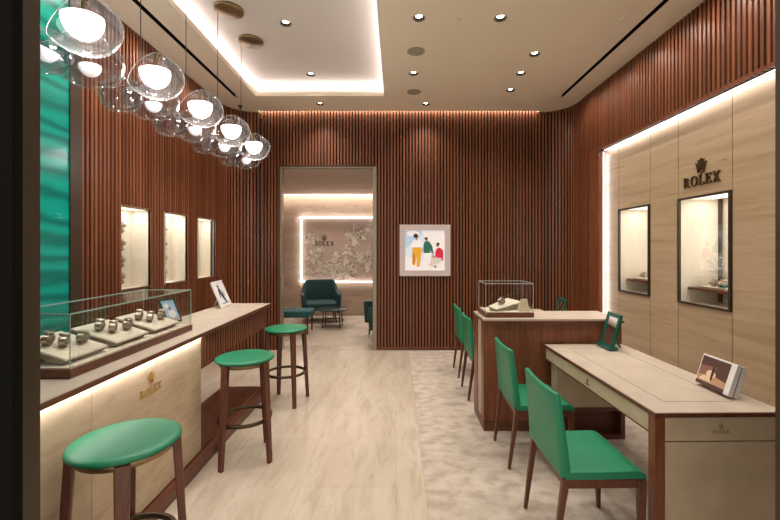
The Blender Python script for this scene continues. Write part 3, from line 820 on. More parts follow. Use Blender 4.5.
# slatted apron beyond the stone
fr = MB(); bk = MB(); n = 31; pt = (CY1 - .03 - PYE)/n
for i in range(n):
    y = PYE + (i + .5)*pt; fr.box(PX - .025, PX - .002, y - pt*.29, y + pt*.29, .695, CZ - .027)
bk.box(PX - .045, PX - .025, PYE, CY1 - .03, .695, CZ - .027)
nx = 8
for i in range(nx):
    x = PX - .03 - (i + .5)*.05; fr.box(x - .014, x + .014, CY1 - .045, CY1 - .022, .695, CZ - .027)
bk.box(CX0 + .02, PX - .03, CY1 - .06, CY1 - .045, .695, CZ - .027); bk.box(CX0 + .02, CX0 + .035, PYE, CY1 - .06, .695, CZ - .027)
bk.box(CX0 + .035, PX - .045, PYE, CY1 - .06, .695, .71)
ap = bk.build('apron', M['slat_back'], t); fr.build('apron_slats', M['walnut'], ap)
mb = MB(); mb.box(PX - .045, PX - .005, CY1 - .07, CY1 - .03, .08, .70); mb.build('leg', M['walnut'], t, bevel=.002)
mb = MB(); mb.box(CX0 + .02, CX0 + .06, CY1 - .16, CY1 - .12, .08, .70); mb.build('leg', M['walnut'], t, bevel=.002)
mb = MB(); mb.box(CX0 + .02, -1.425, CY0, 4.26, 0, .082); mb.build('plinth', M['walnut_y'], t, bevel=.003)
mb = MB(); mb.box(-1.42, -1.362, CY0, 4.26, 0, .075); mb.build('foot_rail', M['walnut_y'], t, bevel=.004)
sign((PX, 2.31, .715), (0,1,0), (0,0,1), (1,0,0), .043, M['gold'], stone, 1.7, .3, .004, name='gold_lettering')

# ---- glass showcase on the left counter
GX0, GX1, GY0, GY1, GZ0, GZ1 = -1.855, -1.49, 1.83, 2.93, 1.0, 1.248
t = thing('glass_showcase', 'long glass display case on a walnut base on the left counter', 'display case', ((GX0+GX1)/2, (GY0+GY1)/2, CZ))
mb = MB(); mb.box(GX0, GX1, GY0, GY1, CZ + .001, GZ0 - .006); mb.build('base', M['walnut_y'], t, bevel=.003)
mb = MB(); mb.box(GX0 + .012, GX1 - .012, GY0 + .012, GY1 - .012, GZ0 - .006, GZ0); mb.build('lining', M['pad'], t)
def glass_box(t, x0, x1, y0, y1, z0, z1, th=.006, edge=.0035):
    mb = MB()
    mb.box(x0, x0 + .001, y0, y1, z0, z1); mb.box(x1 - .001, x1, y0, y1, z0, z1); mb.box(x0, x1, y0, y0 + .001, z0, z1); mb.box(x0, x1, y1 - .001, y1, z0, z1)
    mb.build('glass_wall', M['glass'], t)
    mb = MB(); mb.box(x0, x1, y0, y1, z1, z1 + .002); mb.build('glass_lid', M['glass'], t)
    e = edge; mb = MB()
    for (x, y) in ((x0, y0), (x1, y0), (x0, y1), (x1, y1)): mb.box(x - e/2, x + e/2, y - e/2, y + e/2, z0, z1)
    for y in (y0, y1): mb.box(x0, x1, y - e/2, y + e/2, z1 - e, z1 + e)
    for x in (x0, x1): mb.box(x - e/2, x + e/2, y0, y1, z1 - e, z1 + e)
    mb.build('glass_edge', M['glass_edge'], t)
glass_box(t, GX0 + .008, GX1 - .008, GY0 + .008, GY1 - .008, GZ0, GZ1)
pl_ = ['nearest the camera', 'in the middle', 'farthest from the camera']
for i, (a, b) in enumerate(((1.87, 2.15), (2.21, 2.50), (2.56, 2.85))):
    xf, xb = -1.545, -1.80; zf, zb = 1.032, 1.108
    t = thing('display_pad', 'slanted ivory watch pad in the long glass case, %s' % pl_[i], 'display pad', ((xf+xb)/2, (a+b)/2, GZ0), 0, 'slanted pads in the long glass case')
    mb = MB(); mb.hexa([(xb + .01, a + .01, GZ0 + .004 + .055), (xf - .03, a + .01, GZ0 + .001), (xf - .03, b - .01, GZ0 + .001), (xb + .01, b - .01, GZ0 + .004 + .055)],
                       [(xb, a, zb - .008), (xf, a, zf - .008), (xf, b, zf - .008), (xb, b, zb - .008)]); mb.build('block', M['pad_side'], t)
    mb = MB(); mb.box(xb + .02, xb + .05, a + .03, b - .03, GZ0, GZ0 + .06); mb.build('foot', M['pad_side'], t)
    mb = MB(); mb.hexa([(xb, a, zb - .008), (xf, a, zf - .008), (xf, b, zf - .008), (xb, b, zb - .008)], [(xb + .003, a + .003, zb), (xf - .003, a + .003, zf), (xf - .003, b - .003, zf), (xb + .003, b - .003, zb)]); mb.build('top', M['pad'], t)
    sl = math.atan2(zb - zf, xf - xb)
    for j, (fx_, fy) in enumerate(((.62, .30), (.42, .42), (.36, .78))):
        x = xf + (xb - xf)*fx_; y = a + (b - a)*fy; z = zf + (zb - zf)*fx_
        put_watch(watch_a if (i + j) % 3 else watch_b, (x, y, z + .001), R([20, 28, 12][j]), 'steel watch on the long case pad %s, %s' % (pl_[i], ['front of pair', 'rear of pair', 'single at right'][j]),
                  'watches in the long glass case', 1.1, sl*.3)

# ---- picture stands
def frame_thing(name, label, cat, corner, along, h, lean, w, th, border, mframe, mpic, inner=None, group=None):
    """corner: bottom near corner; along: unit vector of the bottom edge; lean: horizontal offset vector of the top."""
    c = Vector(corner); u = Vector(along).normalized(); v = (Vector(lean) + Vector((0,0,h))); hh = v.length; v.normalize(); n = u.cross(v).normalized()
    if n.dot(Vector(lean)) > 0: n = -n
    c.z += th*abs(n.z) + .0006
    t = thing(name, label, cat, tuple(c), 0, group)
    mb = MB(); mb.poly(c, u, v, n, [(0,0), (w,0), (w,border), (0,border)], -th, 0); mb.poly(c, u, v, n, [(0,hh-border), (w,hh-border), (w,hh), (0,hh)], -th, 0)
    mb.poly(c, u, v, n, [(0,border), (border,border), (border,hh-border), (0,hh-border)], -th, 0); mb.poly(c, u, v, n, [(w-border,border), (w,border), (w,hh-border), (w-border,hh-border)], -th, 0)
    mb.build('frame', mframe, t)
    mb = MB(); mb.poly(c, u, v, n, [(border,border), (w-border,border), (w-border,hh-border), (border,hh-border)], -th*.8, -th*.3)
    pic = mb.build('picture', mpic, t)
    if inner:
        mats = [x[0] for x in inner]; mb = MB()
        for i, (_, polys) in enumerate(inner):
            mb.cur = i
            for p in polys: mb.poly(c, u, v, n, [(border + x*(w-2*border), border + y*(hh-2*border)) for x, y in p], -th*.3, -th*.3 + .0006*(i+1))
        mb.build('printed_image', mats, pic)
    # rear strut
    mb = MB(); q = c + u*(w*.5) + v*(hh*.55) - n*th; foot = Vector((q.x, q.y, c.z)) + Vector(lean).normalized()*(h*.22) if Vector(lean).length else q
    s = u*.02
    mb.add([q - s, q + s, foot + s, foot - s, q - s - n*.004, q + s - n*.004, foot + s - n*.004, foot - s - n*.004], [(0,1,2,3), (7,6,5,4), (0,4,5,1), (1,5,6,2), (2,6,7,3), (3,7,4,0)])
    mb.build('strut', mframe, t)
    return t, (c, u, v, n, hh)
def oval(cx, cy, rx, ry, k=14, a0=0): return [(cx + rx*math.cos(a0 + 2*PI*i/k), cy + ry*math.sin(a0 + 2*PI*i/k)) for i in range(k)]
P_sky = flat('pale blue', (.32,.48,.66)); P_wh = flat('white', (.72,.72,.74)); P_navy = flat('navy', (.03,.04,.09)); P_sand = flat('sand', (.50,.38,.26)); P_grey = flat('grey', (.25,.26,.30))
frame_thing('picture_stand', 'green-edged picture stand with blue print behind the long glass case', 'picture', (-1.80, 3.16, CZ), (.30,.95,0), .185, (-.075,.0,0), .14, .012, .010, M['frame_green'], P_sky,
            [(P_wh, [oval(.55,.35,.3,.2), oval(.3,.75,.2,.12)]), (P_navy, [oval(.5,.6,.06,.1)]), (P_sand, [[(.1,.0),(.9,0),(.9,.12),(.1,.18)]])])
frame_thing('picture_stand', 'white picture stand with black and white print at the far end of the left counter', 'picture', (-1.725, 3.97, CZ), (-.10,.99,0), .255, (-.115,.01,0), .31, .014, .022, M['white'], P_wh,
            [(P_navy, [oval(.42,.85,.10,.07), [(.3,.75),(.52,.78),(.60,.5),(.34,.46)], [(.34,.48),(.6,.5),(.78,.12),(.62,.1)], [(.3,.7),(.38,.72),(.25,.3),(.18,.32)]]),
             (P_grey, [[(.2,.04),(.95,.04),(.95,.10),(.2,.10)], oval(.7,.5,.07,.16)])])

# ---- right tall counter (transverse)
KX0, KX1, KY0, KY1, KZ = .742, 1.91, 3.385, 3.80, .957
t = thing('tall_counter', 'tall walnut counter with cream top across the carpet, behind the long desk', 'counter', ((KX0+KX1)/2, (KY0+KY1)/2, 0))
mb = MB(); mb.box(KX0 - .005, KX1, KY0 - .03, KY1, KZ - .014, KZ); mb.build('worktop', M['cream'], t)
mb = MB(); mb.box(KX0 - .008, KX1 + .004, KY0 - .036, KY1 + .004, KZ - .032, KZ - .014); mb.build('edge_band', M['walnut_x'], t, bevel=.002)
mb = MB(); mb.box(KX0 + .012, KX1, KY0, KY1, .085, KZ - .032); mb.build('body', M['walnut'], t, bevel=.002)
mb = MB(); mb.box(KX0, KX0 + .0118, KY0 + .002, KY0 + .10, .085, KZ - .032); mb.box(KX0, KX0 + .0118, KY0 + .26, KY1, .085, KZ - .032); mb.build('side_panel', M['walnut'], t)
mb = MB(); mb.box(KX0 + .006, KX0 + .0118, KY0 + .10, KY0 + .26, .085, KZ - .032); mb.build('side_inlay', M['cream'], t)
mb = MB(); mb.box(KX0 + .0, KX1, KY0 - .004, KY1, .006, .082); mb.build('plinth', M['walnut_x'], t, bevel=.002)

# ---- long desk near, second desk beyond the tall counter
def desk(x0, x1, y0, y1, label, near=True):
    z = .75
    t = thing('consultation_desk', label, 'desk', ((x0+x1)/2, (y0+y1)/2, 0))
    mb = MB(); mb.box(x0 + .008, x1 - .008, y0 + .008, y1, z - .012, z); top = mb.build('desktop', M['cream'], t)
    mb = MB(); mb.box(x0, x1, y0, y0 + .008, z - .022, z - .001); mb.box(x0, x0 + .008, y0 + .008, y1, z - .022, z - .001); mb.box(x1 - .008, x1, y0 + .008, y1, z - .022, z - .001); mb.box(x0 + .008, x1 - .008, y0 + .008, y1, z - .022, z - .012)
    mb.build('edge_band', M['walnut_y'], t, bevel=.002)
    mb = MB(); i, w = .145, .003
    mb.box(x0 + i, x1 - i, y0 + i, y0 + i + w*1.2, z, z + .0006); mb.box(x0 + i, x1 - i, y1 - i, y1 - i + w*1.2, z, z + .0006)
    mb.box(x0 + i, x0 + i + w, y0 + i, y1 - i, z, z + .0006); mb.box(x1 - i - w, x1 - i, y0 + i, y1 - i, z, z + .0006)
    mb.build('inlay_line', M['line'], top)
    # apron on the customer side
    mb = MB(); mb.box(x0 + .012, x0 + .03, y0 + .055, y1 - .02, .638, z - .022); ap = mb.build('apron', M['beige'], t)
    mb = MB(); mb.box(x0 + .010, x0 + .032, y0 + .055, y1 - .02, .630, .638); mb.build('apron_trim', M['walnut_y'], ap)
    mb = MB(); mb.box(x1 - .03, x1 - .012, y0 + .055, y1 - .02, .638, z - .022); mb.build('rear_apron', M['beige'], t)
    # near end: post, drawer front, panel
    mb = MB(); mb.box(x0 + .002, x0 + .052, y0 + .004, y0 + .055, .006, z - .022); mb.build('corner_post', M['walnut'], t, bevel=.002)
    mb = MB(); mb.box(x0 + .055, x1 - .004, y0 + .006, y0 + .05, .612, z - .024); dr = mb.build('drawer_front', M['beige'], t, bevel=.0015)
    mb = MB(); mb.box(x0 + .055, x1 - .004, y0 + .006, y0 + .05, .006, .606); mb.build('end_panel', M['beige'], t, bevel=.0015)
    mb = MB(); mb.box(x0 + .053, x1 - .006, y0 + .02, y0 + .048, .59, .63); mb.build('shadow_gap', M['slot'], t)
    # far end pedestal on a framed walnut base
    pa, pb = y1 - .11, y1 - .01
    mb = MB(); mb.box(x0 + .06, x1 - .04, pa, pb, .262, z - .022); mb.build('pedestal', M['beige'], t, bevel=.002)
    mb = MB(); mb.box(x0 + .06, x1 - .04, pa - .008, pb, .235, .262); mb.box(x0 + .06, x1 - .04, pa - .008, pb, .006, .045); mb.box(x1 - .075, x1 - .04, pa - .008, pb, .045, .235); mb.box(x0 + .06, x0 + .09, pa - .008, pb, .045, .235)
    mb.box(x0 + .09, x1 - .075, pb - .02, pb, .045, .235)
    mb.build('pedestal_base', M['walnut_x'], t, bevel=.002)
    if near:
        sign(((x0 + x1)/2 - .0, y0 + .006, .648), (1,0,0), (0,0,1), (0,-1,0), .017, M['gold_soft'], dr, 1.7, .35, .0015, 'gold_lettering')
        sign((x0 + .012, 2.63, .655), (0,-1,0), (0,0,1), (-1,0,0), .011, M['letter'], ap, 2.6, .4, .001, 'small_lettering')
    return t
dk = desk(1.245, 1.905, 1.945, 3.35, 'long cream leather desk with walnut edges, nearest on the right')
dk.rotation_euler = (0,0,R(.9))
desk(1.25, 1.905, 3.86, 5.30, 'cream desk mostly hidden behind the tall walnut counter', False)

# ---- small glass case on the tall counter
t = thing('glass_showcase', 'small square glass display case on the tall walnut counter', 'display case', (.975, 3.58, KZ))
x0, x1, y0, y1 = .765, 1.185, 3.43, 3.74
mb = MB(); mb.box(x0, x1, y0, y1, KZ + .001, KZ + .042); mb.build('base', M['walnut_x'], t, bevel=.003)
mb = MB(); mb.box(x0 + .012, x1 - .012, y0 + .012, y1 - .012, KZ + .042, KZ + .047); mb.build('lining', M['pad'], t)
M['glass_edge2'] = mat('grey glass edge', (.42,.42,.42), .15)
ge = M['glass_edge']; M['glass_edge'] = M['glass_edge2']
glass_box(t, x0 + .006, x1 - .006, y0 + .006, y1 - .006, KZ + .047, 1.248); M['glass_edge'] = ge
zb_ = KZ + .048
t = thing('display_pad', 'tilted ivory pad inside the small square glass case', 'display pad', (.93, 3.56, zb_))
q = [(.81, 3.50, zb_ + .035), (.87, 3.46, zb_ + .012), (1.13, 3.58, zb_ + .062), (1.02, 3.66, zb_ + .085)]
mb = MB(); mb.hexa([(x*.9 + .095, y*.9 + .355, zb_) for x, y, z in q], [(x, y, z) for x, y, z in q]); mb.build('block', M['pad_side'], t)
mb = MB(); mb.hexa(q, [(x, y, z + .008) for x, y, z in q]); mb.build('top', M['pad'], t)
put_watch(watch_a, (.93, 3.54, zb_ + .053), R(120), 'steel watch on the tilted pad inside the small glass case', 'watches in the small glass case', .95, 0, R(10))
t = thing('card_holder', 'ivory card standing behind the right side of the small glass case', 'card', (1.19, 3.72, KZ))
mb = MB(); mb.hexa([(1.195, 3.66, KZ + .001), (1.225, 3.66, KZ + .001), (1.225, 3.72, KZ + .001), (1.195, 3.72, KZ + .001)], [(1.195, 3.68, KZ + .13), (1.21, 3.68, KZ + .13), (1.21, 3.70, KZ + .13), (1.195, 3.70, KZ + .13)]); mb.build('card', M['pad'], t)
t = thing('watch_stand', 'pale wedge watch stand in the right corner of the small glass case', 'display stand', (1.12, 3.64, zb_))
mb = MB(); mb.hexa([(1.07, 3.47, zb_), (1.16, 3.47, zb_), (1.16, 3.56, zb_), (1.07, 3.56, zb_)], [(1.10, 3.50, zb_ + .10), (1.14, 3.50, zb_ + .10), (1.14, 3.53, zb_ + .10), (1.10, 3.53, zb_ + .10)]); mb.build('wedge', M['beige'], t)

# ---- green mirrors on the desks
def mirror(loc, label):
    c = Vector(loc)
    t, (c, u, v, n, hh) = frame_thing('table_mirror', label, 'mirror', loc, (.05,.99,0), .275, (.075,.0,0), .215, .016, .032, M['frame_green'], M['mirror'], group='green desk mirrors')
    mb = MB(); mb.box(c.x - .02, c.x + .05, c.y - .004, c.y + .206, c.z + .0006, c.z + .022); mb.build('foot', M['frame_green'], t, bevel=.003)
    return t
mirror((1.675, 3.11, .7507), 'upright green framed mirror on the far end of the long desk')
mirror((1.665, 4.09, .7507), 'green framed mirror beyond the tall counter, before the slatted wall')

# ---- picture block on the long desk
t = thing('picture_block', 'thick white picture block with desert photograph on the long desk', 'picture', (1.77, 2.13, .75))
c = Vector((1.758, 2.12, .7675)); u = Vector((.03,1,0)).normalized(); v = Vector((.055,0,.164)); hh = v.length; v.normalize(); n = u.cross(v).normalized()
if n.x > 0: n = -n
mb = MB(); mb.poly(c, u, v, n, [(0,0), (.245,0), (.245,hh), (0,hh)], -.026, 0); blk = mb.build('front_slab', M['white'], t, bevel=.002)
mb = MB(); mb.poly(c, u, v, n, [(.002,.004), (.243,.004), (.243,hh-.004), (.002,hh-.004)], -.031, -.026); mb.build('gap', M['black'], t)
mb = MB(); mb.poly(c, u, v, n, [(0,.0), (.245,0), (.245,hh), (0,hh)], -.056, -.031); mb.build('rear_slab', M['white'], t, bevel=.002)
P_des = flat('desert sand', (.50,.30,.17)); P_dk = flat('dark brown dusk', (.10,.045,.035)); P_glow = flat('pale haze', (.80,.60,.42)); P_mid = flat('brown dusk', (.24,.12,.085)); P_fig = flat('figure', (.04,.025,.025))
mb = MB(); W_ = .245
mats_ = [P_mid, P_dk, P_des, P_glow, P_fig]
shp = [(0, [(.03,.14),(.97,.14),(.97,.95),(.03,.95)]), (1, [(.03,.62),(.97,.75),(.97,.95),(.03,.95)]), (1, [(.55,.42),(.97,.30),(.97,.75),(.6,.8)]), (2, [(.03,.14),(.97,.14),(.97,.33),(.5,.40),(.03,.30)]),
       (3, oval(.45,.42,.16,.13)), (3, [(.10,.16),(.5,.16),(.45,.36),(.2,.3)]), (4, oval(.50,.66,.03,.05)), (4, [(.45,.62),(.55,.62),(.53,.25),(.50,.22),(.47,.25)]), (1, [(.03,.0),(.97,.0),(.97,.13),(.03,.13)])]
# u runs away from the camera, so the picture's left is at large u
for i, (m_, p) in enumerate(shp):
    mb.cur = m_; mb.poly(c, u, v, n, [((1 - x*.86 - .10)*W_ if False else W_ - x*W_*.88, y*hh) for x, y in p], .0002, .0004 + .0002*i)
mb.build('printed_photo', mats_, blk)

# ---- poster on the back wall
PX0, PX1, PZ0, PZ1 = .055, .825, 1.133, 1.912
t = thing('framed_poster', 'square lit poster with three people in a pale frame on the slatted back wall', 'poster', ((PX0+PX1)/2, YB, PZ0))
bd = .085; yf = YB - .035
mb = MB()
mb.box(PX0, PX1, yf, YB, PZ0, PZ0 + bd); mb.box(PX0, PX1, yf, YB, PZ1 - bd, PZ1); mb.box(PX0, PX0 + bd, yf, YB, PZ0 + bd, PZ1 - bd); mb.box(PX1 - bd, PX1, yf, YB, PZ0 + bd, PZ1 - bd)
mb.build('frame', M['frame_grey'], t)
def pm(n_, c_): return mat('poster ' + n_, c_, .4, emit=c_, es=.30)
E = [pm('sky', (.62,.71,.80)), pm('white', (.82,.80,.80)), pm('yellow', (.72,.36,.02)), pm('green', (.02,.13,.09)), pm('red', (.62,.015,.05)), pm('beige', (.62,.55,.48)), pm('skin', (.42,.20,.12)), pm('hair', (.03,.02,.02)), pm('blue', (.42,.58,.76)), pm('amber', (.5,.2,.02))]
mb = MB(); mb.box(PX0 + bd, PX1 - bd, yf + .008, YB, PZ0 + bd, PZ1 - bd); sc_pic = mb.build('picture', E[0], t)
mb = MB(); S = (PX1 - PX0 - 2*bd); ox, oz = PX0 + bd, PZ0 + bd; cnt = 0
def pf(mi, pts):
    global cnt
    mb.cur = mi; cnt += 1
    mb.poly((ox, yf + .008, oz), (1,0,0), (0,0,1), (0,-1,0), [(x*S, y*S) for x, y in pts], 0, .0004 + cnt*.00012)
pf(8, [(0,1),(0,.55),(.2,.7),(.5,1)]); pf(1, [(.4,1),(1,1),(1,.45),(.75,.5)]); pf(1, [(0,0),(1,0),(1,.28),(.5,.22),(0,.35)]); pf(1, oval(.2,.93,.17,.07))
# woman in white shirt and yellow trousers
pf(2, [(.18,.58),(.42,.58),(.37,.10),(.29,.08),(.29,.35),(.25,.12),(.18,.14)]); pf(9, [(.19,.45),(.24,.42),(.24,.16),(.18,.15)]); pf(1, [(.20,.76),(.30,.79),(.38,.76),(.43,.60),(.36,.58),(.18,.58),(.15,.62)])
pf(6, [(.26,.76),(.31,.76),(.31,.82),(.27,.82)]); pf(6, oval(.29,.85,.045,.055)); pf(7, oval(.265,.875,.06,.055))
# man in dark green
pf(1, [(.48,.46),(.64,.46),(.64,.14),(.58,.14),(.56,.38),(.53,.14),(.47,.14)]); pf(3, [(.48,.72),(.60,.74),(.68,.62),(.71,.46),(.66,.45),(.63,.52),(.64,.44),(.47,.44),(.46,.60)])
pf(6, oval(.535,.78,.04,.05)); pf(7, oval(.53,.81,.042,.028)); pf(6, oval(.70,.44,.025,.03)); pf(6, [(.44,.56),(.47,.56),(.44,.44),(.42,.45)])
# seated man in red
pf(4, [(.79,.55),(.88,.58),(.96,.50),(.96,.25),(.93,.24),(.76,.34),(.76,.44)]); pf(6, oval(.82,.64,.042,.052)); pf(7, oval(.83,.67,.042,.032))
pf(5, [(.93,.30),(.88,.18),(.62,.10),(.58,.16),(.74,.26),(.76,.34),(.84,.32)]); pf(5, [(.76,.34),(.66,.36),(.64,.22),(.70,.08),(.75,.08),(.73,.24)]); pf(6, [(.76,.34),(.70,.40),(.67,.38),(.72,.30)]); pf(7, [(.74,.07),(.78,.07),(.79,.12),(.75,.12)])
mb.build('printed_image', E, sc_pic)

# ---- stools
def make_stool():
    t = thing('bar_stool', '', 'stool', group='green round bar stools')
    s = MB(); s.lathe([(0, .722), (.188, .722), (.200, .725), (.206, .731), (.2075, .739), (.204, .746), (.192, .7505), (.15, .7525), (.08, .753), (0, .753)], n=64); s.build('seat', M['green'], t)
    s = MB(); s.lathe([(.205, .7275), (.2090, .731), (.2065, .7345)], n=64); s.build('piping', M['green_dark'], t.children[0])
    s = MB(); s.lathe([(.160, .694), (.178, .694), (.178, .722), (.160, .722)], n=48, close=True); s.build('seat_ring', M['brass'], t)
    for k_ in range(4):
        a = PI/4 + k_*PI/2; ct, st2 = math.cos(a), math.sin(a)
        s = MB(); s.M = Matrix.Rotation(a, 4, 'Z')
        s.hexa([(.216,-.018,0), (.244,-.018,0), (.244,.018,0), (.216,.018,0)], [(.168,-.027,.722), (.205,-.027,.722), (.205,.027,.722), (.168,.027,.722)])
        s.build('leg', M['leg'], t, bevel=.006, seg=3)
    s = MB(); rr0 = .186
    s.lathe([(rr0 - .010, .287), (rr0 + .008, .287), (rr0 + .008, .309), (rr0 - .010, .309)], n=56, close=True); s.build('footrest_ring', M['bronze'], t)
    return t
st0 = make_stool()
st0.location = (-1.143, 1.695, 0); st0.rotation_euler = (0,0,R(-15)); st0['label'] = 'green round bar stool nearest the camera at the travertine counter front'
dup(st0, (-1.126, 2.985, 0), R(22), 'green round bar stool in the middle, beside the slatted end of the counter')
dup(st0, (-1.115, 4.06, 0), R(-10), 'green round bar stool farthest back, closest to the doorway')

# ---- chairs (origin on the floor under the back edge, facing +x)
def rounded_slab(mb, sect, y0, y1, r=.012):
    pass
def make_chair():
    t = thing('side_chair', '', 'chair', group='green leather chairs at the desks')
    w = .225
    s = MB()
    ring_ = lambda x, hw, z0, z1: [(x,-hw,z0), (x,hw,z0), (x,hw,z1), (x,-hw,z1)]
    secs = [ring_(.03,w,.418,.458), ring_(.20,w,.418,.457), ring_(.375,w-.004,.418,.460), ring_(.405,w-.005,.416,.456), ring_(.432,w-.008,.412,.438), ring_(.437,w-.010,.408,.420)]
    vs = [p for q_ in secs for p in q_]; fs = [(0,1,2,3), tuple(4*5 + k_ for k_ in (3,2,1,0))]
    for i in range(5):
        for k_ in range(4): l_ = (k_+1) % 4; fs.append((i*4+k_, (i+1)*4+k_, (i+1)*4+l_, i*4+l_))
    s.add(vs, fs); s.build('seat', M['green'], t, bevel=.009, seg=3)
    # backrest: gently bowed slab
    s = MB(); nz, ny = 8, 8; vs = []; 
    for side in (0, 1):
        for i in range(nz + 1):
            f = i/nz; z = .425 + .415*f
            xc = .032 - .040*f**1.3
            thk = .052 - .022*f
            for j in range(ny + 1):
                g_ = -1 + 2*j/ny; yy_ = g_*(w + .0*f)*(1 - .03*f)
                x = xc - .018*(1 - g_*g_)*f + (thk/2 if side else -thk/2)
                vs.append((x, yy_, z))
    fs = []; m_ = (nz+1)*(ny+1); id_ = lambda s_, i, j: s_*m_ + i*(ny+1) + j
    for i in range(nz):
        for j in range(ny):
            fs.append((id_(0,i,j), id_(0,i,j+1), id_(0,i+1,j+1), id_(0,i+1,j))); fs.append((id_(1,i,j), id_(1,i+1,j), id_(1,i+1,j+1), id_(1,i,j+1)))
    for i in range(nz):
        fs.append((id_(0,i,0), id_(0,i+1,0), id_(1,i+1,0), id_(1,i,0))); fs.append((id_(0,i,ny), id_(1,i,ny), id_(1,i+1,ny), id_(0,i+1,ny)))
    for j in range(ny):
        fs.append((id_(0,0,j), id_(1,0,j), id_(1,0,j+1), id_(0,0,j+1))); fs.append((id_(0,nz,j), id_(0,nz,j+1), id_(1,nz,j+1), id_(1,nz,j)))
    s.smooth = True; s.add(vs, fs); s.build('backrest', M['green'], t, bevel=.011, seg=3)
    s = MB(); s.box(.05, .415, -w + .008, -w + .032, .372, .417); s.box(.05, .415, w - .032, w - .008, .372, .417); s.box(.391, .415, -w + .032, w - .032, .372, .410); s.box(.03, .05, -w + .008, w - .008, .372, .422)
    s.build('seat_frame', M['leg'], t, bevel=.003)
    for sy in (-1, 1):
        s = MB(); s.bar((-.022, sy*(w - .020), .006), (.034, sy*(w - .014), .424), .020, .036, .022, .030); s.build('leg', M['leg'], t, bevel=.004)
        s = MB(); s.bar((.415, sy*(w - .022), .006), (.410, sy*(w - .016), .412), .020, .044, .022, .034); s.build('leg', M['leg'], t, bevel=.004)
    return t
ch0 = make_chair()
ch0.location = (.795, 2.175, 0); ch0.rotation_euler = (0,0,R(1)); ch0['label'] = 'green leather chair nearest the camera, at the near end of the long desk'
dup(ch0, (.815, 3.01, 0), 0, 'green leather chair at the far end of the long desk, before the tall counter')
dup(ch0, (.757, 4.265, 0), 0, 'green leather chair just beyond the tall walnut counter, second from the back wall')
dup(ch0, (.767, 4.975, 0), 0, 'green leather chair farthest back, nearest the slatted back wall')

# ---- pendant lights over the left counter
def make_pendant():
    t = thing('pendant_light', '', 'pendant light', group='blown glass pendants over the counter')   # origin: ceiling point of the canopy
    s = MB(); s.lathe([(0, -.022), (.130, -.022), (.136, -.018), (.136, 0), (0, 0)], n=48); s.build('canopy', M['brass'], t)
    D = -1.20         # drop of shade centres below the tray ceiling
    s = MB(); s.tube([(-.105, 0, -.02), (-.105, 0, D + .165)], .0028, 6); s.build('cable', M['bronze_flat'], t)
    def shade(c, rx, rz, cut_top, tilt, orad, mat_o, oz, dp_=1.0, sq=1.0):
        s = MB(); s.M = Matrix.Translation(c) @ Matrix.Diagonal((1,1,sq,1)) @ Matrix.Rotation(tilt[0], 4, 'X') @ Matrix.Rotation(tilt[1], 4, 'Y')
        pr = []
        N_ = 22; a1 = PI/2 - cut_top
        for i in range(N_ + 1):
            th = -PI/2 + (a1 + PI/2)*i/N_
            c_, s_ = math.cos(th), math.sin(th)
            e = .92                                       # slightly squared pebble
            pr.append((rx*abs(c_)**e if i else 0, rz*(abs(s_)**e)*(1 if s_ > 0 else -1)))
        s.lathe(pr, n=44); 
        b = s.build('glass_shade', M['shade'], t)
        r_, z_ = pr[-1]
        s = MB(); s.M = Matrix.Translation(c) @ Matrix.Diagonal((1,1,sq,1)) @ Matrix.Rotation(tilt[0], 4, 'X') @ Matrix.Rotation(tilt[1], 4, 'Y')
        s.lathe([(r_ - .0015, z_ - .001), (r_ + .0015, z_ - .001), (r_ + .0015, z_ + .002), (r_ - .0015, z_ + .002)], n=44, close=True); s.build('glass_rim', M['shade_rim'], b)
        if orad == 0: return
        s = MB(); s.M = Matrix.Translation(c) @ Matrix.Rotation(R(8), 4, 'X')
        N_ = 10; pr = [(orad*math.sin(PI/2*i/N_), oz - orad*dp_*math.cos(PI/2*i/N_)) for i in range(N_ + 1)] + [(orad*.98, oz + orad*.12), (orad*.8, oz + orad*.22), (0, oz + orad*.26)]
        s.lathe(pr, n=32); s.build('opal_diffuser', mat_o, b)
        s = MB(); s.M = Matrix.Translation(c); s.cyl((0, 0, oz + orad*.2), .009, rz - oz - .03, 12); s.build('stem', M['brass'], b)
    shade((.095, -.17, D), .160, .155, 1.15, (R(72), R(-22)), .086, M['opal'], .03, 1.15, .84)
    shade((-.09, .11, D - .045), .165, .118, .55, (R(-10), R(-14)), .052, M['opal_s'], -.02, 1.1)
    shade((-.19, -.06, D - .07), .125, .100, .55, (R(6), R(-24)), 0, None, 0)
    return t
M['shade_rim'] = mat('glass rim', (.75,.75,.72), .15, Transmission_Weight=.6)
p0 = make_pendant()
pl2 = ['pendant of clear blown glass globes nearest the camera, half hidden by the door jamb', 'second glass pendant from the camera above the counter', 'middle glass pendant of the row above the counter',
       'fourth glass pendant from the camera, under the upper brass canopy', 'farthest glass pendant of the row, nearest the doorway']
for i in range(5):
    y = 2.07 + .57*i
    o = p0 if i == 0 else copy_tree(p0)
    o.location = (-1.58, y, TZ); o['label'] = pl2[i]
    l = bpy.data.lights.new('pendant_bulb', 'POINT'); l.energy = PEND_W; l.color = NEUT; l.shadow_soft_size = .06
    lo = bpy.data.objects.new('pendant_bulb', l); COL.objects.link(lo); lo.location = (-1.485, y - .17, TZ - 1.275)

# the nearest pendant's third globe carries a small opal cup with a faint glow of its own
for c_ in p0.children:
    if c_.name.startswith('glass_shade'): last_ = c_
s = MB(); s.M = Matrix.Translation(Vector(p0.location) + Vector((-.17, -.06, -1.27))) @ Matrix.Rotation(R(25), 4, 'Y')
s.lathe([(.0, -.055), (.028, -.045), (.044, -.02), (.05, .01), (.046, .012), (0, .0)], n=28); s.build('opal_cup', M['opal_s'], p0)

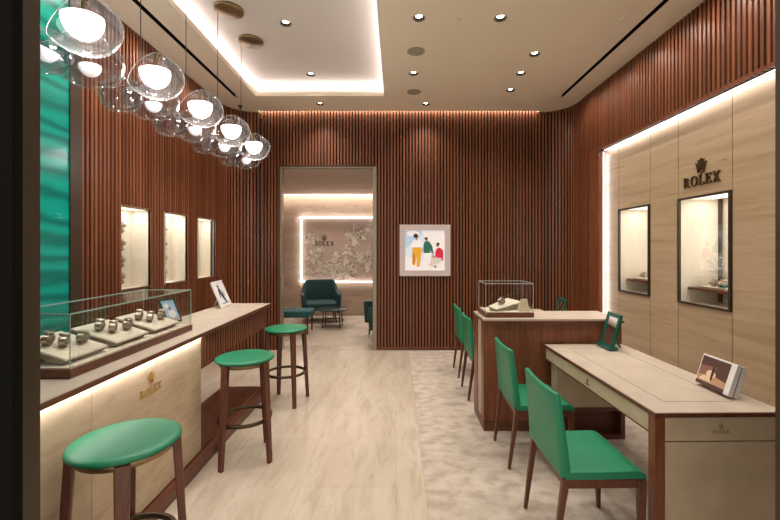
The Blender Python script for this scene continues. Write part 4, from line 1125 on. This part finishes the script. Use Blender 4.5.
# ---- lounge furniture
def make_armchair():
    t = thing('armchair', '', 'armchair', group='dark teal armchairs in the lounge')   # faces -y
    s = MB(); s.box(-.33, .33, -.34, .28, .26, .42); s.build('seat', M['teal'], t, bevel=.05, seg=4)
    # wrap-around shell: back and arms in one curved band
    s = MB(); N_ = 22; vs = []; fs = []
    for i in range(N_ + 1):
        f = -1 + 2*i/N_; a = PI/2 + f*R(118)
        rx, ry = .40, .36
        sg = lambda q: math.copysign(abs(q)**.55, q); x, y = rx*sg(math.cos(a)), ry*sg(math.sin(a))
        if abs(f) > .72: y -= (abs(f) - .72)*.55
        top = .86 - .27*min(1, max(0, abs(f) - .30)/.28)
        ln = .10*(top - .3)
        for (q, zz) in ((1.0, .20), (1.0 + ln + .02, top), (.84 + ln, top), (.82, .20)): vs.append((x*q, y*q, zz))
    for i in range(N_):
        for k_ in range(4):
            l_ = (k_+1) % 4; fs.append((i*4 + k_, i*4 + l_, (i+1)*4 + l_, (i+1)*4 + k_))
    fs.append((0,1,2,3)); fs.append((N_*4+3, N_*4+2, N_*4+1, N_*4))
    s.smooth = True; s.add(vs, fs); s.build('backrest', M['teal'], t, bevel=.02, seg=3)
    for sx in (-1, 1):
        for yy_ in (-.28, .24):
            s = MB(); s.bar((sx*.30, yy_*1.1, 0), (sx*.27, yy_, .27), .025, .04); s.build('leg', M['leg'], t)
    return t
ac = make_armchair(); ac.location = (-1.62, 8.62, 0); ac.rotation_euler = (0,0,R(14)); ac['label'] = 'dark teal armchair facing the doorway, below the floral panel'
dup(ac, (-.13, 6.98, 0), R(-80), 'dark teal armchair half hidden by the right door jamb')
t = thing('ottoman', 'teal upholstered low bench with walnut legs left in the lounge', 'ottoman', (-1.90, 7.42, 0), 0)
s = MB(); s.box(-2.25, -1.55, 7.18, 7.66, .30, .42); s.build('cushion', M['teal_l'], t, bevel=.03, seg=3)
for x in (-2.20, -1.60):
    for y in (7.22, 7.62): s = MB(); s.bar((x, y, 0), (x, y, .31), .025, .035); s.build('leg', M['leg'], t)
t = thing('coffee_table', 'round dark low coffee table with thin legs in the lounge', 'table', (-1.26, 7.95, 0))
s = MB(); s.lathe([(0, .335), (.29, .335), (.30, .345), (.30, .355), (.29, .36), (0, .36)], (-1.26, 7.95, 0), 40); s.build('tabletop', mat('dark green marble', (.035,.06,.05), .15), t)
for k_ in range(4):
    a = PI/4 + k_*PI/2; s = MB(); s.tube([(-1.26 + .24*math.cos(a), 7.95 + .24*math.sin(a), 0), (-1.26 + .22*math.cos(a), 7.95 + .22*math.sin(a), .336)], .012, 8); s.build('leg', M['leg'], t)
s = MB(); s.lathe([(.215, .12), (.225, .12), (.225, .135), (.215, .135)], (-1.26, 7.95, 0), 32, close=True); s.build('stretcher', M['leg'], t)
